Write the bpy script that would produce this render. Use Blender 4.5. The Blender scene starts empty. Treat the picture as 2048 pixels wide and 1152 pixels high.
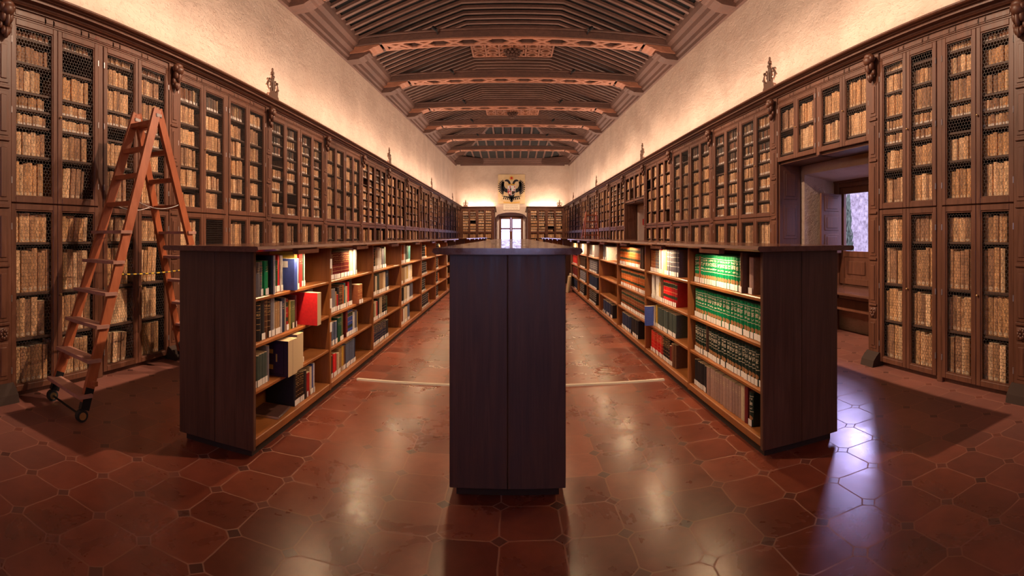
import bpy, math, random
from math import sin, cos, pi, tan, sqrt, radians as R
from mathutils import Vector, Matrix
random.seed(7)
scene = bpy.context.scene
col = scene.collection

# ------------------------------------------------------------------ camera (a stitched cylindrical panorama)
F, X0, Y0 = 1000.0, 1025.0, 473.0
cam = bpy.data.cameras.new('camera')
cam_ob = bpy.data.objects.new('camera', cam); col.objects.link(cam_ob)
cam_ob.location = (0, 0, 1.25); cam_ob.rotation_euler = (pi/2, 0, 0)
cam.type = 'PANO'; cam.panorama_type = 'CENTRAL_CYLINDRICAL'
cam.central_cylindrical_range_u_min = -X0/F
cam.central_cylindrical_range_u_max = (2048-X0)/F
cam.central_cylindrical_range_v_min = -(1152-Y0)/F
cam.central_cylindrical_range_v_max = Y0/F
cam.central_cylindrical_radius = 1.0
cam.clip_start = 0.02; cam.clip_end = 500
scene.camera = cam_ob

# ------------------------------------------------------------------ world, exposure
world = bpy.data.worlds.new('world'); scene.world = world
world.use_nodes = True
bg = world.node_tree.nodes['Background']
bg.inputs[0].default_value = (0.60, 0.56, 1.0, 1); bg.inputs[1].default_value = 6.0
vs = scene.view_settings
vs.view_transform = 'Standard'; vs.look = 'None'; vs.gamma = 1.0; vs.use_curve_mapping = False
vs.exposure = 0.0
try:
    c = scene.cycles
    c.use_denoising = True
    c.max_bounces = 7; c.diffuse_bounces = 4; c.glossy_bounces = 3; c.transmission_bounces = 3
    c.transparent_max_bounces = 8
    c.caustics_reflective = False; c.caustics_refractive = False
    c.sample_clamp_indirect = 4.0
except Exception:
    pass

WARM = (1.0, 0.66, 0.36)
COVE = (1.0, 0.72, 0.53)
def area(name, loc, rot, sx, sy, power, color, spread=pi, portal=False):
    l = bpy.data.lights.new(name, 'AREA'); l.shape = 'RECTANGLE'; l.size = sx; l.size_y = sy
    l.energy = power; l.color = color; l.spread = spread
    o = bpy.data.objects.new(name, l); col.objects.link(o)
    o.location = loc; o.rotation_euler = rot
    if portal: l.cycles.is_portal = True
    return o

# room numbers
WF, WW = 3.25, 3.60            # cabinet face and wall plane, metres from the room's axis
YB, YE = -3.0, 31.6            # back and far wall
LPIL = [1.99, 4.02, 6.09, 8.23, 10.4, 12.6, 14.9, 17.2, 19.4, 21.65, 23.95, 26.3, 28.65, 30.95]
RPIL = [1.99, 3.67, 5.61, 7.69, 9.84, 11.93, 14.2, 16.45, 18.71, 21.0, 23.4, 25.9, 28.4, 30.95]
def zc(y): return 0.03*(y-10.3)

# cove lights: strips lying on top of the cabinets behind the cornice, plus added fill floods
COVE_P, FLOOD_P = 2.7, 21.0
for s in (-1, 1):
    area('cove_strip', (s*3.46, 15.0, 3.135), (0, pi + s*R(8), 0), 0.04, 32.0, COVE_P*32, COVE)
    area('added_cove_fill', (s*3.28, 15.0, 3.140), (0, pi + s*R(-40), 0), 0.05, 32.0, FLOOD_P*32, COVE)  # second row added as fill for the upper walls and ceiling
for x0, x1 in ((-3.1, -1.2), (1.05, 3.1)):
    area('cove_strip', ((x0+x1)/2, 31.42, 3.135), (pi+R(-14), 0, 0), x1-x0, 0.04, 16*(x1-x0), COVE)
# low hazy sun through the alcove window and the far window
sun = bpy.data.lights.new('sun', 'SUN'); sun.energy = 4.0; sun.color = (.56, .48, 1.0); sun.angle = R(16)
sun_ob = bpy.data.objects.new('sun', sun); col.objects.link(sun_ob)
sun_ob.rotation_euler = Vector((-2.55, -2.35, -1.45)).to_track_quat('-Z', 'Y').to_euler()

# ================================================================== materials
def newmat(name):
    m = bpy.data.materials.new(name); m.use_nodes = True
    nt = m.node_tree; b = nt.nodes['Principled BSDF']
    return m, nt, b
def nd(nt, t, **kw):
    n = nt.nodes.new(t)
    for k, v in kw.items(): setattr(n, k, v)
    return n
def lk(nt, a, b): nt.links.new(a, b)
def math_(nt, op, a, b=None, clamp=False):
    n = nd(nt, 'ShaderNodeMath', operation=op, use_clamp=clamp)
    for i, x in enumerate((a, b)):
        if x is None: continue
        if isinstance(x, (int, float)): n.inputs[i].default_value = x
        else: lk(nt, x, n.inputs[i])
    return n.outputs[0]
def mixc(nt, fac, a, b, mode='MIX'):
    n = nd(nt, 'ShaderNodeMix', data_type='RGBA', blend_type=mode)
    for i, x in ((0, fac), (6, a), (7, b)):
        if isinstance(x, (int, float)): n.inputs[i].default_value = x
        elif isinstance(x, tuple): n.inputs[i].default_value = (*x[:3], 1)
        else: lk(nt, x, n.inputs[i])
    return n.outputs[2]
def ramp(nt, fac, stops):
    n = nd(nt, 'ShaderNodeValToRGB'); e = n.color_ramp.elements
    while len(e) < len(stops): e.new(.5)
    for el, (p, c) in zip(e, stops):
        el.position = p; el.color = (*c, 1) if len(c) == 3 else c
    lk(nt, fac, n.inputs[0]); return n.outputs[0]
def noise(nt, vec, scale, detail=3, rough=.55, dist=0):
    n = nd(nt, 'ShaderNodeTexNoise'); n.inputs['Scale'].default_value = scale
    n.inputs['Detail'].default_value = detail; n.inputs['Roughness'].default_value = rough
    n.inputs['Distortion'].default_value = dist
    if vec is not None: lk(nt, vec, n.inputs['Vector'])
    return n.outputs['Fac']
def bump(nt, b, h, strength=.3, dist=.01):
    n = nd(nt, 'ShaderNodeBump'); n.inputs['Strength'].default_value = strength
    n.inputs['Distance'].default_value = dist
    lk(nt, h, n.inputs['Height']); lk(nt, n.outputs[0], b.inputs['Normal'])
def pos(nt, scale=(1, 1, 1), rot=(0, 0, 0)):
    g = nd(nt, 'ShaderNodeNewGeometry')
    m = nd(nt, 'ShaderNodeMapping'); m.inputs['Scale'].default_value = scale; m.inputs['Rotation'].default_value = rot
    lk(nt, g.outputs['Position'], m.inputs['Vector']); return m.outputs[0]
def flat(name, c, rough=.6, metal=0, emit=None):
    m, nt, b = newmat(name)
    b.inputs['Base Color'].default_value = (*c, 1); b.inputs['Roughness'].default_value = rough
    b.inputs['Metallic'].default_value = metal
    if emit:
        b.inputs['Emission Color'].default_value = (*emit[0], 1); b.inputs['Emission Strength'].default_value = emit[1]
    return m
def wood(name, c1, c2, rough=.45, stretch=(14, 14, 1.2), knots=0.0, bumpy=.12):
    m, nt, b = newmat(name)
    v = pos(nt, stretch)
    n1 = noise(nt, v, 2.2, 5, .6, .6)
    v2 = pos(nt, (stretch[0]*6, stretch[1]*6, stretch[2]*2))
    n2 = noise(nt, v2, 2.0, 3, .6)
    f = math_(nt, 'ADD', math_(nt, 'MULTIPLY', n1, .75), math_(nt, 'MULTIPLY', n2, .25))
    cr = ramp(nt, f, [(.32, c1), (.68, c2)])
    big = noise(nt, pos(nt, (1, 1, 1)), .9, 2)
    cr = mixc(nt, .55, cr, ramp(nt, big, [(.3, (.62, .62, .62)), (.7, (1.25, 1.2, 1.15))]), 'MULTIPLY')
    if knots:
        k = nd(nt, 'ShaderNodeTexVoronoi'); k.inputs['Scale'].default_value = 3.0
        lk(nt, pos(nt, (1, 1, .5)), k.inputs['Vector'])
        kn = ramp(nt, k.outputs['Distance'], [(.04, (1, 1, 1)), (.10, (0, 0, 0))])
        cr = mixc(nt, math_(nt, 'MULTIPLY', kn, knots), cr, (c1[0]*.3, c1[1]*.3, c1[2]*.3))
    lk(nt, cr, b.inputs['Base Color'])
    lk(nt, ramp(nt, n1, [(.2, (rough-.1,)*3), (.8, (rough+.15,)*3)]), b.inputs['Roughness'])
    bump(nt, b, f, bumpy, .004)
    return m
M = {}
M['cab'] = wood('cabinet_pine', (.085, .032, .018), (.165, .063, .034), .42, knots=.6)
M['cab_in'] = flat('cabinet_inside', (.022, .016, .016), .8)
M['shelfdark'] = wood('cabinet_shelf_wood', (.05, .024, .015), (.10, .045, .026), .6, (1.5, 14, 14))
M['oak'] = wood('lit_honey_oak', (.21, .070, .017), (.34, .122, .033), .38, (14, 2, 1.4))  # brighter copy of the bookcase wood, warm lamp light put into the colour
M['oakend'] = wood('shaded_end_panel', (.066, .031, .020), (.145, .07, .043), .42, (16, 16, 1.0))  # darker copy of the bookcase wood, shade on the ends painted in
M['oaktop'] = wood('polished_counter_wood', (.115, .05, .036), (.19, .09, .062), .13, (14, 1.2, 14), bumpy=.02)
M['plinth'] = flat('plinth_dark', (.04, .022, .015), .9)
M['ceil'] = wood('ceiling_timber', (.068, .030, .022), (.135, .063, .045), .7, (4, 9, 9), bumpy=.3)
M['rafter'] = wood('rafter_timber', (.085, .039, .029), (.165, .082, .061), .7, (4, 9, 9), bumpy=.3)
M['ceil_lit'] = wood('lit_soffit_timber', (.23, .09, .052), (.40, .165, .095), .7, (3, 9, 9), bumpy=.3)  # lighter copy of the ceiling timber, cove glow put into its colour
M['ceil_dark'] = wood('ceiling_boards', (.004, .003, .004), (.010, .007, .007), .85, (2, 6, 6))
M['ladder'] = wood('ladder_wood', (.30, .075, .028), (.46, .135, .052), .4, (9, 9, 2))
M['tread'] = wood('worn_tread_wood', (.34, .165, .125), (.50, .27, .21), .6, (9, 2, 9))
M['brass'] = flat('brass', (.78, .55, .25), .35, .9)
M['iron'] = flat('black_iron', (.018, .018, .02), .45, .4)
M['steel'] = flat('galvanised_steel', (.45, .42, .42), .4, .8)
M['wire'] = flat('wire_netting', (.10, .085, .08), .5, .5)
M['paper'] = flat('page_paper', (.62, .47, .29), .8)
M['label'] = flat('label_paper', (.80, .76, .72), .7)
M['stone'] = flat('plaque_stone', (.78, .64, .50), .8)
M['rubber'] = flat('rubber', (.02, .02, .02), .6)
M['strip'] = flat('pale_floor_strip', (.60, .52, .44), .5)
M['lamp'] = flat('lamp_tube', (.9, .85, .75), .5, 0, (WARM, 3.0))
M['lampbox'] = flat('lamp_housing', (.25, .22, .2), .5)
M['black'] = flat('black_dye', (.010, .010, .016), .8)
M['red'] = flat('red_dye', (.50, .02, .025), .7)
M['gold'] = flat('gold_thread', (.62, .36, .07), .5)
M['white'] = flat('white_paint', (.8, .78, .75), .5)
M['signred'] = flat('sign_red', (.62, .04, .03), .5)
M['letter'] = flat('red_lettering', (.22, .02, .015), .6)
M['cordy'] = None

def mat_plaster():
    m, nt, b = newmat('lime_plaster')
    p = pos(nt)
    n = noise(nt, p, 1.1, 4, .6, .4); n2 = noise(nt, pos(nt, (1, .45, 1)), 3.2, 6, .7, .3)
    n3 = noise(nt, p, 26, 4, .6)
    cr = ramp(nt, n, [(.3, (.50, .385, .31)), (.7, (.64, .51, .42))])
    cr = mixc(nt, math_(nt, 'MULTIPLY', ramp(nt, n2, [(.5, (0, 0, 0)), (.75, (1, 1, 1))]), .28), cr, (.46, .27, .20))
    lk(nt, cr, b.inputs['Base Color']); b.inputs['Roughness'].default_value = .9
    pits = ramp(nt, n3, [(.30, (0, 0, 0)), (.45, (1, 1, 1))])
    h = math_(nt, 'ADD', math_(nt, 'MULTIPLY', n2, 1.4), math_(nt, 'MULTIPLY', pits, .35))
    bump(nt, b, h, .55, .035)
    return m
M['plaster'] = mat_plaster()
M['white_plaster'] = flat('white_reveal_plaster', (.66, .58, .54), .9)

def mat_floor():
    m, nt, b = newmat('terracotta_octagons')
    g = nd(nt, 'ShaderNodeNewGeometry')
    mp = nd(nt, 'ShaderNodeMapping'); mp.inputs['Location'].default_value = (.045, .06, 0)
    wob = nd(nt, 'ShaderNodeTexNoise'); wob.inputs['Scale'].default_value = 5.0
    lk(nt, g.outputs['Position'], wob.inputs['Vector'])
    wv = nd(nt, 'ShaderNodeVectorMath', operation='MULTIPLY_ADD')
    lk(nt, wob.outputs['Color'], wv.inputs[0]); wv.inputs[1].default_value = (.02, .02, 0)
    lk(nt, g.outputs['Position'], wv.inputs[2])
    lk(nt, wv.outputs[0], mp.inputs['Vector'])
    sp = nd(nt, 'ShaderNodeSeparateXYZ'); lk(nt, mp.outputs[0], sp.inputs[0])
    P = .265
    def cell(o):
        d = math_(nt, 'DIVIDE', o, P)
        fl = math_(nt, 'FLOOR', d); fr = math_(nt, 'SUBTRACT', d, fl)
        # distance to nearest grid line in metres
        r = math_(nt, 'ROUND', d); a = math_(nt, 'MULTIPLY', math_(nt, 'ABSOLUTE', math_(nt, 'SUBTRACT', d, r)), P)
        return fl, a, r
    fu, au, ru = cell(sp.outputs[0]); fv, av, rv = cell(sp.outputs[1])
    dsum = math_(nt, 'ADD', au, av); D = .040; w = .0036
    inside = math_(nt, 'LESS_THAN', dsum, D)
    line1 = math_(nt, 'MULTIPLY', math_(nt, 'LESS_THAN', math_(nt, 'MINIMUM', au, av), w), math_(nt, 'SUBTRACT', 1.0, inside))
    line2 = math_(nt, 'LESS_THAN', math_(nt, 'ABSOLUTE', math_(nt, 'SUBTRACT', dsum, D)), w*1.3)
    grout = math_(nt, 'MAXIMUM', line1, line2)
    cb = nd(nt, 'ShaderNodeCombineXYZ'); lk(nt, fu, cb.inputs[0]); lk(nt, fv, cb.inputs[1])
    wn = nd(nt, 'ShaderNodeTexWhiteNoise', noise_dimensions='2D'); lk(nt, cb.outputs[0], wn.inputs['Vector'])
    cb2 = nd(nt, 'ShaderNodeCombineXYZ'); lk(nt, ru, cb2.inputs[0]); lk(nt, rv, cb2.inputs[1])
    wn2 = nd(nt, 'ShaderNodeTexWhiteNoise', noise_dimensions='2D'); lk(nt, cb2.outputs[0], wn2.inputs['Vector'])
    p = g.outputs['Position']
    n1 = noise(nt, p, 2.2, 5, .65, .5); n2 = noise(nt, p, 11, 4, .6, .4); n3 = noise(nt, p, .55, 2)
    tile = ramp(nt, wn.outputs[0], [(0, (.155, .038, .023)), (.5, (.215, .053, .029)), (1, (.27, .073, .041))])
    tile = mixc(nt, .6, tile, ramp(nt, n1, [(.3, (.55, .52, .52)), (.7, (1.3, 1.22, 1.2))]), 'MULTIPLY')
    tile = mixc(nt, .45, tile, ramp(nt, n2, [(.3, (.62, .6, .6)), (.65, (1.15, 1.15, 1.15))]), 'MULTIPLY')
    # the walked aisles keep their polish, the margins by the cabinets are paler and dry
    sx = nd(nt, 'ShaderNodeSeparateXYZ'); lk(nt, p, sx.inputs[0])
    edge = math_(nt, 'ADD', math_(nt, 'ABSOLUTE', sx.outputs[0]), math_(nt, 'MULTIPLY', n3, .9))
    worn = ramp(nt, math_(nt, 'MULTIPLY', edge, .25), [(.60, (0, 0, 0)), (.78, (1, 1, 1))])
    tile = mixc(nt, math_(nt, 'MULTIPLY', worn, .5), tile, (.24, .115, .095))
    small = ramp(nt, wn2.outputs[0], [(0, (.085, .030, .024)), (1, (.19, .055, .036))])
    tile = mixc(nt, inside, tile, small)
    chips = ramp(nt, noise(nt, p, 13, 3, .6, 1.2), [(.77, (0, 0, 0)), (.82, (1, 1, 1))])
    tile = mixc(nt, math_(nt, 'MULTIPLY', chips, .35), tile, (.10, .045, .04))
    c = mixc(nt, math_(nt, 'MULTIPLY', grout, .72), tile, (.36, .165, .115))
    lk(nt, c, b.inputs['Base Color'])
    rg = ramp(nt, n1, [(.3, (.235, .235, .235)), (.7, (.35, .35, .35))])
    rg = mixc(nt, math_(nt, 'MULTIPLY', worn, .8), rg, (.6, .6, .6))
    rg = mixc(nt, math_(nt, 'MULTIPLY', grout, .6), rg, (.8, .8, .8))
    lk(nt, rg, b.inputs['Roughness'])
    b.inputs['Specular IOR Level'].default_value = .55
    h = math_(nt, 'SUBTRACT', math_(nt, 'ADD', math_(nt, 'MULTIPLY', n2, .35), math_(nt, 'MULTIPLY', noise(nt, p, 3.5, 2), .6)), math_(nt, 'MULTIPLY', grout, .6))
    bump(nt, b, h, .16, .008)
    return m
M['floor'] = mat_floor()

def tinted(nt):
    a = nd(nt, 'ShaderNodeAttribute', attribute_name='tint')
    o = nd(nt, 'ShaderNodeObjectInfo')
    return mixc(nt, 1.0, a.outputs['Color'], o.outputs['Color'], 'MULTIPLY')
def uvw(nt):
    u = nd(nt, 'ShaderNodeUVMap', uv_map='uv'); s = nd(nt, 'ShaderNodeSeparateXYZ')
    lk(nt, u.outputs[0], s.inputs[0]); return s.outputs[0], s.outputs[1]
def band(nt, x, lo, hi):
    return math_(nt, 'MULTIPLY', math_(nt, 'GREATER_THAN', x, lo), math_(nt, 'LESS_THAN', x, hi))
def mx(nt, *a):
    r = a[0]
    for x in a[1:]: r = math_(nt, 'MAXIMUM', r, x)
    return r
def mat_parchment(label):
    m, nt, b = newmat('old_vellum_labelled' if label else 'old_vellum')
    t = tinted(nt); u, v = uvw(nt)
    n1 = noise(nt, pos(nt, (1, 1, .35)), 34, 4, .65, .6)
    n2 = noise(nt, pos(nt, (1.4, 1.4, .5)), 85, 3, .7, .8)
    c = mixc(nt, .9, t, ramp(nt, n1, [(.30, (.45, .40, .36)), (.60, (1.3, 1.25, 1.15))]), 'MULTIPLY')
    ink = math_(nt, 'MULTIPLY', ramp(nt, n2, [(.52, (0, 0, 0)), (.60, (1, 1, 1))]), band(nt, u, .18, .82))
    c = mixc(nt, math_(nt, 'MULTIPLY', ink, .62), c, (.045, .026, .014))
    g = nd(nt, 'ShaderNodeTexWhiteNoise', noise_dimensions='3D')
    if label:
        lab = math_(nt, 'MULTIPLY', band(nt, v, .05, .24), band(nt, u, .1, .9))
        c = mixc(nt, lab, c, (.72, .66, .60))
    else:
        # a round pale shelf-mark near the foot of most spines
        a = math_(nt, 'MULTIPLY', math_(nt, 'SUBTRACT', u, .5), 2.0)
        d = math_(nt, 'MULTIPLY', math_(nt, 'SUBTRACT', v, .075), 15.0)
        r2 = math_(nt, 'ADD', math_(nt, 'MULTIPLY', a, a), math_(nt, 'MULTIPLY', d, d))
        c = mixc(nt, math_(nt, 'MULTIPLY', math_(nt, 'LESS_THAN', r2, .5), .55), c, (.62, .50, .36))
    lk(nt, c, b.inputs['Base Color']); b.inputs['Roughness'].default_value = .7
    bump(nt, b, n1, .3, .004)
    return m
M['vellum'] = mat_parchment(False); M['vellum_lab'] = mat_parchment(True)
def mat_cover(kind):
    m, nt, b = newmat('cover_' + kind)
    t = tinted(nt); u, v = uvw(nt)
    on = math_(nt, 'GREATER_THAN', u, 0.0)
    n = noise(nt, pos(nt), 60, 3)
    c = mixc(nt, .4, t, ramp(nt, n, [(.3, (.7, .7, .7)), (.7, (1.2, 1.2, 1.2))]), 'MULTIPLY')
    rough = .5
    if kind == 'titled':
        ttl = math_(nt, 'MULTIPLY', mx(nt, band(nt, v, .74, .78), band(nt, v, .68, .70), band(nt, v, .81, .83)), band(nt, u, .22, .78))
        brk = math_(nt, 'GREATER_THAN', noise(nt, pos(nt), 160, 1), .45)
        c = mixc(nt, math_(nt, 'MULTIPLY', math_(nt, 'MULTIPLY', ttl, brk), .7), c, (.62, .50, .30))
    if kind == 'gilt':
        bd = mx(nt, band(nt, v, .93, .95), band(nt, v, .76, .775), band(nt, v, .60, .615), band(nt, v, .44, .455), band(nt, v, .29, .305))
        ttl = math_(nt, 'MULTIPLY', mx(nt, band(nt, v, .66, .72), band(nt, v, .82, .87)), math_(nt, 'GREATER_THAN', noise(nt, pos(nt), 130, 1), .5))
        c = mixc(nt, math_(nt, 'MULTIPLY', math_(nt, 'MULTIPLY', mx(nt, bd, ttl), on), .75), c, (.62, .42, .17))
        rough = .4
    if kind == 'law':
        bd = mx(nt, band(nt, v, .875, .895), band(nt, v, .43, .45))
        brk = math_(nt, 'GREATER_THAN', noise(nt, pos(nt, (1, 1, 1.4)), 95, 1), .46)
        ttl = math_(nt, 'MULTIPLY', math_(nt, 'MULTIPLY', mx(nt, band(nt, v, .78, .84), band(nt, v, .62, .74), band(nt, v, .51, .56)), band(nt, u, .14, .86)), brk)
        a = math_(nt, 'MULTIPLY', math_(nt, 'SUBTRACT', u, .5), 2.4)
        d = math_(nt, 'MULTIPLY', math_(nt, 'SUBTRACT', v, .245), 13.0)
        ov = math_(nt, 'MULTIPLY', math_(nt, 'LESS_THAN', math_(nt, 'ADD', math_(nt, 'MULTIPLY', a, a), math_(nt, 'MULTIPLY', d, d)), 1.0), on)
        c = mixc(nt, math_(nt, 'MULTIPLY', mx(nt, bd, ttl), on), c, (.58, .53, .40))
        c = mixc(nt, ov, c, (.42, .21, .09))
        rough = .35
    if kind == 'bands':
        bd = mx(nt, band(nt, v, .74, .92), band(nt, v, .30, .42))
        c = mixc(nt, math_(nt, 'MULTIPLY', bd, on), c, (.035, .05, .028))
        bl = mx(nt, band(nt, v, .90, .92), band(nt, v, .74, .76), band(nt, v, .55, .57))
        c = mixc(nt, math_(nt, 'MULTIPLY', math_(nt, 'MULTIPLY', bl, on), .8), c, (.6, .42, .2))
    if kind == 'grid':
        bd = mx(nt, band(nt, v, .86, .88), band(nt, v, .70, .72), band(nt, v, .52, .54), band(nt, v, .36, .38))
        c = mixc(nt, math_(nt, 'MULTIPLY', bd, on), c, (.75, .72, .66))
    lk(nt, c, b.inputs['Base Color']); b.inputs['Roughness'].default_value = rough
    return m
for k in ('plain', 'titled', 'gilt', 'law', 'bands', 'grid'): M['c_'+k] = mat_cover(k)

def mat_glass():
    m, nt, b = newmat('window_glass')
    nt.nodes.remove(b); out = nt.nodes['Material Output']
    t = nd(nt, 'ShaderNodeBsdfTransparent'); g = nd(nt, 'ShaderNodeBsdfGlossy'); g.inputs['Roughness'].default_value = .03
    f = nd(nt, 'ShaderNodeFresnel'); f.inputs['IOR'].default_value = 1.4
    mi = nd(nt, 'ShaderNodeMixShader'); gb = nd(nt, 'ShaderNodeNewGeometry'); lk(nt, math_(nt, 'MULTIPLY', f.outputs[0], math_(nt, 'SUBTRACT', 1.0, gb.outputs['Backfacing'])), mi.inputs[0]); lk(nt, t.outputs[0], mi.inputs[1]); lk(nt, g.outputs[0], mi.inputs[2])
    lk(nt, mi.outputs[0], out.inputs['Surface']); return m
M['glass'] = mat_glass()
def mat_rock():
    m, nt, b = newmat('outdoor_stonework')
    v = nd(nt, 'ShaderNodeTexVoronoi'); v.inputs['Scale'].default_value = 5
    lk(nt, pos(nt), v.inputs['Vector'])
    c = ramp(nt, noise(nt, pos(nt), 9, 5, .7), [(.35, (.26, .24, .24)), (.6, (.62, .60, .58))])
    c = mixc(nt, .5, c, ramp(nt, v.outputs['Distance'], [(0, (1, 1, 1)), (.6, (.5, .5, .5))]), 'MULTIPLY')
    lk(nt, c, b.inputs['Base Color']); b.inputs['Roughness'].default_value = .95
    return m
M['rock'] = mat_rock()
def mat_cypress():
    m, nt, b = newmat('cypress_foliage')
    c = ramp(nt, noise(nt, pos(nt, (3, 3, .8)), 7, 5, .7), [(.35, (.03, .05, .03)), (.65, (.17, .24, .15))])
    lk(nt, c, b.inputs['Base Color']); b.inputs['Roughness'].default_value = .9
    return m
M['cypress'] = mat_cypress()
def mat_cloth():
    m, nt, b = newmat('tapestry_cloth')
    c = ramp(nt, noise(nt, pos(nt), 2.5, 3), [(.3, (.60, .43, .23)), (.7, (.72, .55, .33))])
    lk(nt, c, b.inputs['Base Color']); b.inputs['Roughness'].default_value = .95
    return m
M['cloth'] = mat_cloth()
def mat_cord():
    m, nt, b = newmat('yellow_black_chain')
    g = nd(nt, 'ShaderNodeNewGeometry'); s = nd(nt, 'ShaderNodeSeparateXYZ'); lk(nt, g.outputs['Position'], s.inputs[0])
    f = math_(nt, 'GREATER_THAN', math_(nt, 'FRACT', math_(nt, 'MULTIPLY', s.outputs[1], 14.0)), .5)
    lk(nt, mixc(nt, f, (.02, .02, .02), (.75, .50, .03)), b.inputs['Base Color']); return m
M['cordy'] = mat_cord()

# ================================================================== mesh helpers
class MB:
    def __init__(s): s.v = []; s.f = []; s.m = []
    def add(s, verts, faces, mi=0):
        o = len(s.v); s.v += [tuple(p) for p in verts]
        for f in faces: s.f.append([i+o for i in f]); s.m.append(mi)
    def box(s, x0, x1, y0, y1, z0, z1, mi=0, c=0.0):
        if x0 > x1: x0, x1 = x1, x0
        if y0 > y1: y0, y1 = y1, y0
        if z0 > z1: z0, z1 = z1, z0
        c = min(c, .45*min(x1-x0, y1-y0, z1-z0))
        if c <= 1e-6:
            s.add([(x, y, z) for z in (z0, z1) for y in (y0, y1) for x in (x0, x1)],
                  [(0, 2, 3, 1), (4, 5, 7, 6), (0, 1, 5, 4), (2, 6, 7, 3), (0, 4, 6, 2), (1, 3, 7, 5)], mi)
            return
        V = []; idx = {}
        lo = (x0, y0, z0); hi = (x1, y1, z1)
        for sx in (0, 1):
            for sy in (0, 1):
                for sz in (0, 1):
                    sg = (sx, sy, sz)
                    for ax in range(3):
                        p = [0, 0, 0]
                        for a in range(3):
                            e = hi[a] if sg[a] else lo[a]
                            if a != ax: e += -c if sg[a] else c
                            p[a] = e
                        idx[(sg, ax)] = len(V); V.append(p)
        Fc = []
        def quad(ids):
            P = [Vector(V[i]) for i in ids]; n = (P[1]-P[0]).cross(P[2]-P[0])
            ctr = sum(P, Vector())/len(P) - (Vector(lo)+Vector(hi))/2
            Fc.append(ids if n.dot(ctr) > 0 else ids[::-1])
        for ax in range(3):
            b, d = [a for a in range(3) if a != ax]
            for sd in (0, 1):
                ids = []
                for (p, q) in ((0, 0), (1, 0), (1, 1), (0, 1)):
                    sg = [0, 0, 0]; sg[ax] = sd; sg[b] = p; sg[d] = q
                    ids.append(idx[(tuple(sg), ax)])
                quad(ids)
            for (p, q) in ((0, 0), (0, 1), (1, 0), (1, 1)):
                s0 = [0, 0, 0]; s0[b] = p; s0[d] = q; s1 = list(s0); s1[ax] = 1
                quad([idx[(tuple(s0), b)], idx[(tuple(s1), b)], idx[(tuple(s1), d)], idx[(tuple(s0), d)]])
        for sx in (0, 1):
            for sy in (0, 1):
                for sz in (0, 1): quad([idx[((sx, sy, sz), a)] for a in range(3)])
        s.add(V, Fc, mi)
    def prism(s, poly, a0, a1, axis='y', mi=0):
        """poly in the two other axes, in (x,z) for y; (y,z) for x; (x,y) for z; extruded a0..a1"""
        n = len(poly)
        A = sum(poly[i][0]*poly[(i+1) % n][1]-poly[(i+1) % n][0]*poly[i][1] for i in range(n))
        if (A < 0) != (axis == 'y'): poly = poly[::-1]
        def P(p, a):
            return (p[0], a, p[1]) if axis == 'y' else (a, p[0], p[1]) if axis == 'x' else (p[0], p[1], a)
        if a0 > a1: a0, a1 = a1, a0
        V = [P(p, a0) for p in poly]+[P(p, a1) for p in poly]
        Fc = [list(range(n))[::-1], list(range(n, 2*n))]+[[i, (i+1) % n, (i+1) % n+n, i+n] for i in range(n)]
        s.add(V, Fc, mi)
    def beam(s, p, q, w, h, up=(0, 0, 1), mi=0):
        p, q = Vector(p), Vector(q); d = (q-p).normalized(); side = d.cross(Vector(up))
        if side.length < 1e-5: side = d.cross(Vector((0, 1, 0)))
        side.normalize(); u = side.cross(d)
        V = []
        for e in (p, q):
            for a, b in ((-1, -1), (1, -1), (1, 1), (-1, 1)): V.append(e+side*a*w/2+u*b*h/2)
        s.add(V, [(0, 1, 2, 3)[::-1], (4, 5, 6, 7), (0, 1, 5, 4), (1, 2, 6, 5), (2, 3, 7, 6), (3, 0, 4, 7)], mi)
    def tube(s, pts, r, n=8, mi=0, closed=False):
        pts = [Vector(p) for p in pts]; k = len(pts); rs = r if isinstance(r, (list, tuple)) else [r]*k
        V = []; pu = None
        for i, p in enumerate(pts):
            d = (pts[min(i+1, k-1)]-pts[max(i-1, 0)]).normalized()
            if pu is None: pu = d.orthogonal().normalized()
            pu = (pu-d*pu.dot(d))
            pu = pu.normalized() if pu.length > 1e-6 else d.orthogonal().normalized()
            w = d.cross(pu)
            for j in range(n):
                a = 2*pi*j/n; V.append(p+(pu*cos(a)+w*sin(a))*rs[i])
        Fc = [[i*n+j, i*n+(j+1) % n, (i+1)*n+(j+1) % n, (i+1)*n+j] for i in range(k-1) for j in range(n)]
        Fc += [list(range(n))[::-1], list(range((k-1)*n, k*n))]
        s.add(V, Fc, mi)
    def ball(s, c, r, n=8, m=6, mi=0):
        rx, ry, rz = r if isinstance(r, (tuple, list)) else (r, r, r)
        V = [(c[0], c[1], c[2]-rz)]
        for i in range(1, m):
            a = -pi/2+pi*i/m
            for j in range(n): V.append((c[0]+rx*cos(a)*cos(2*pi*j/n), c[1]+ry*cos(a)*sin(2*pi*j/n), c[2]+rz*sin(a)))
        V.append((c[0], c[1], c[2]+rz)); L = len(V)-1
        Fc = [[0, 1+(j+1) % n, 1+j] for j in range(n)]
        for i in range(m-2):
            for j in range(n):
                a = 1+i*n; Fc.append([a+j, a+(j+1) % n, a+n+(j+1) % n, a+n+j])
        a = 1+(m-2)*n; Fc += [[a+j, a+(j+1) % n, L] for j in range(n)]
        s.add(V, Fc, mi)
    def cyl(s, p, q, r, n=12, mi=0): s.tube([p, q], r, n, mi)
    def xform(s, fn): s.v = [tuple(fn(p)) for p in s.v]; return s
    def mesh(s, name, mats):
        me = bpy.data.meshes.new(name); me.from_pydata(s.v, [], s.f)
        for m in (mats if isinstance(mats, (list, tuple)) else [mats]): me.materials.append(m)
        if any(s.m): me.polygons.foreach_set('material_index', s.m)
        me.update(); return me
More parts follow.
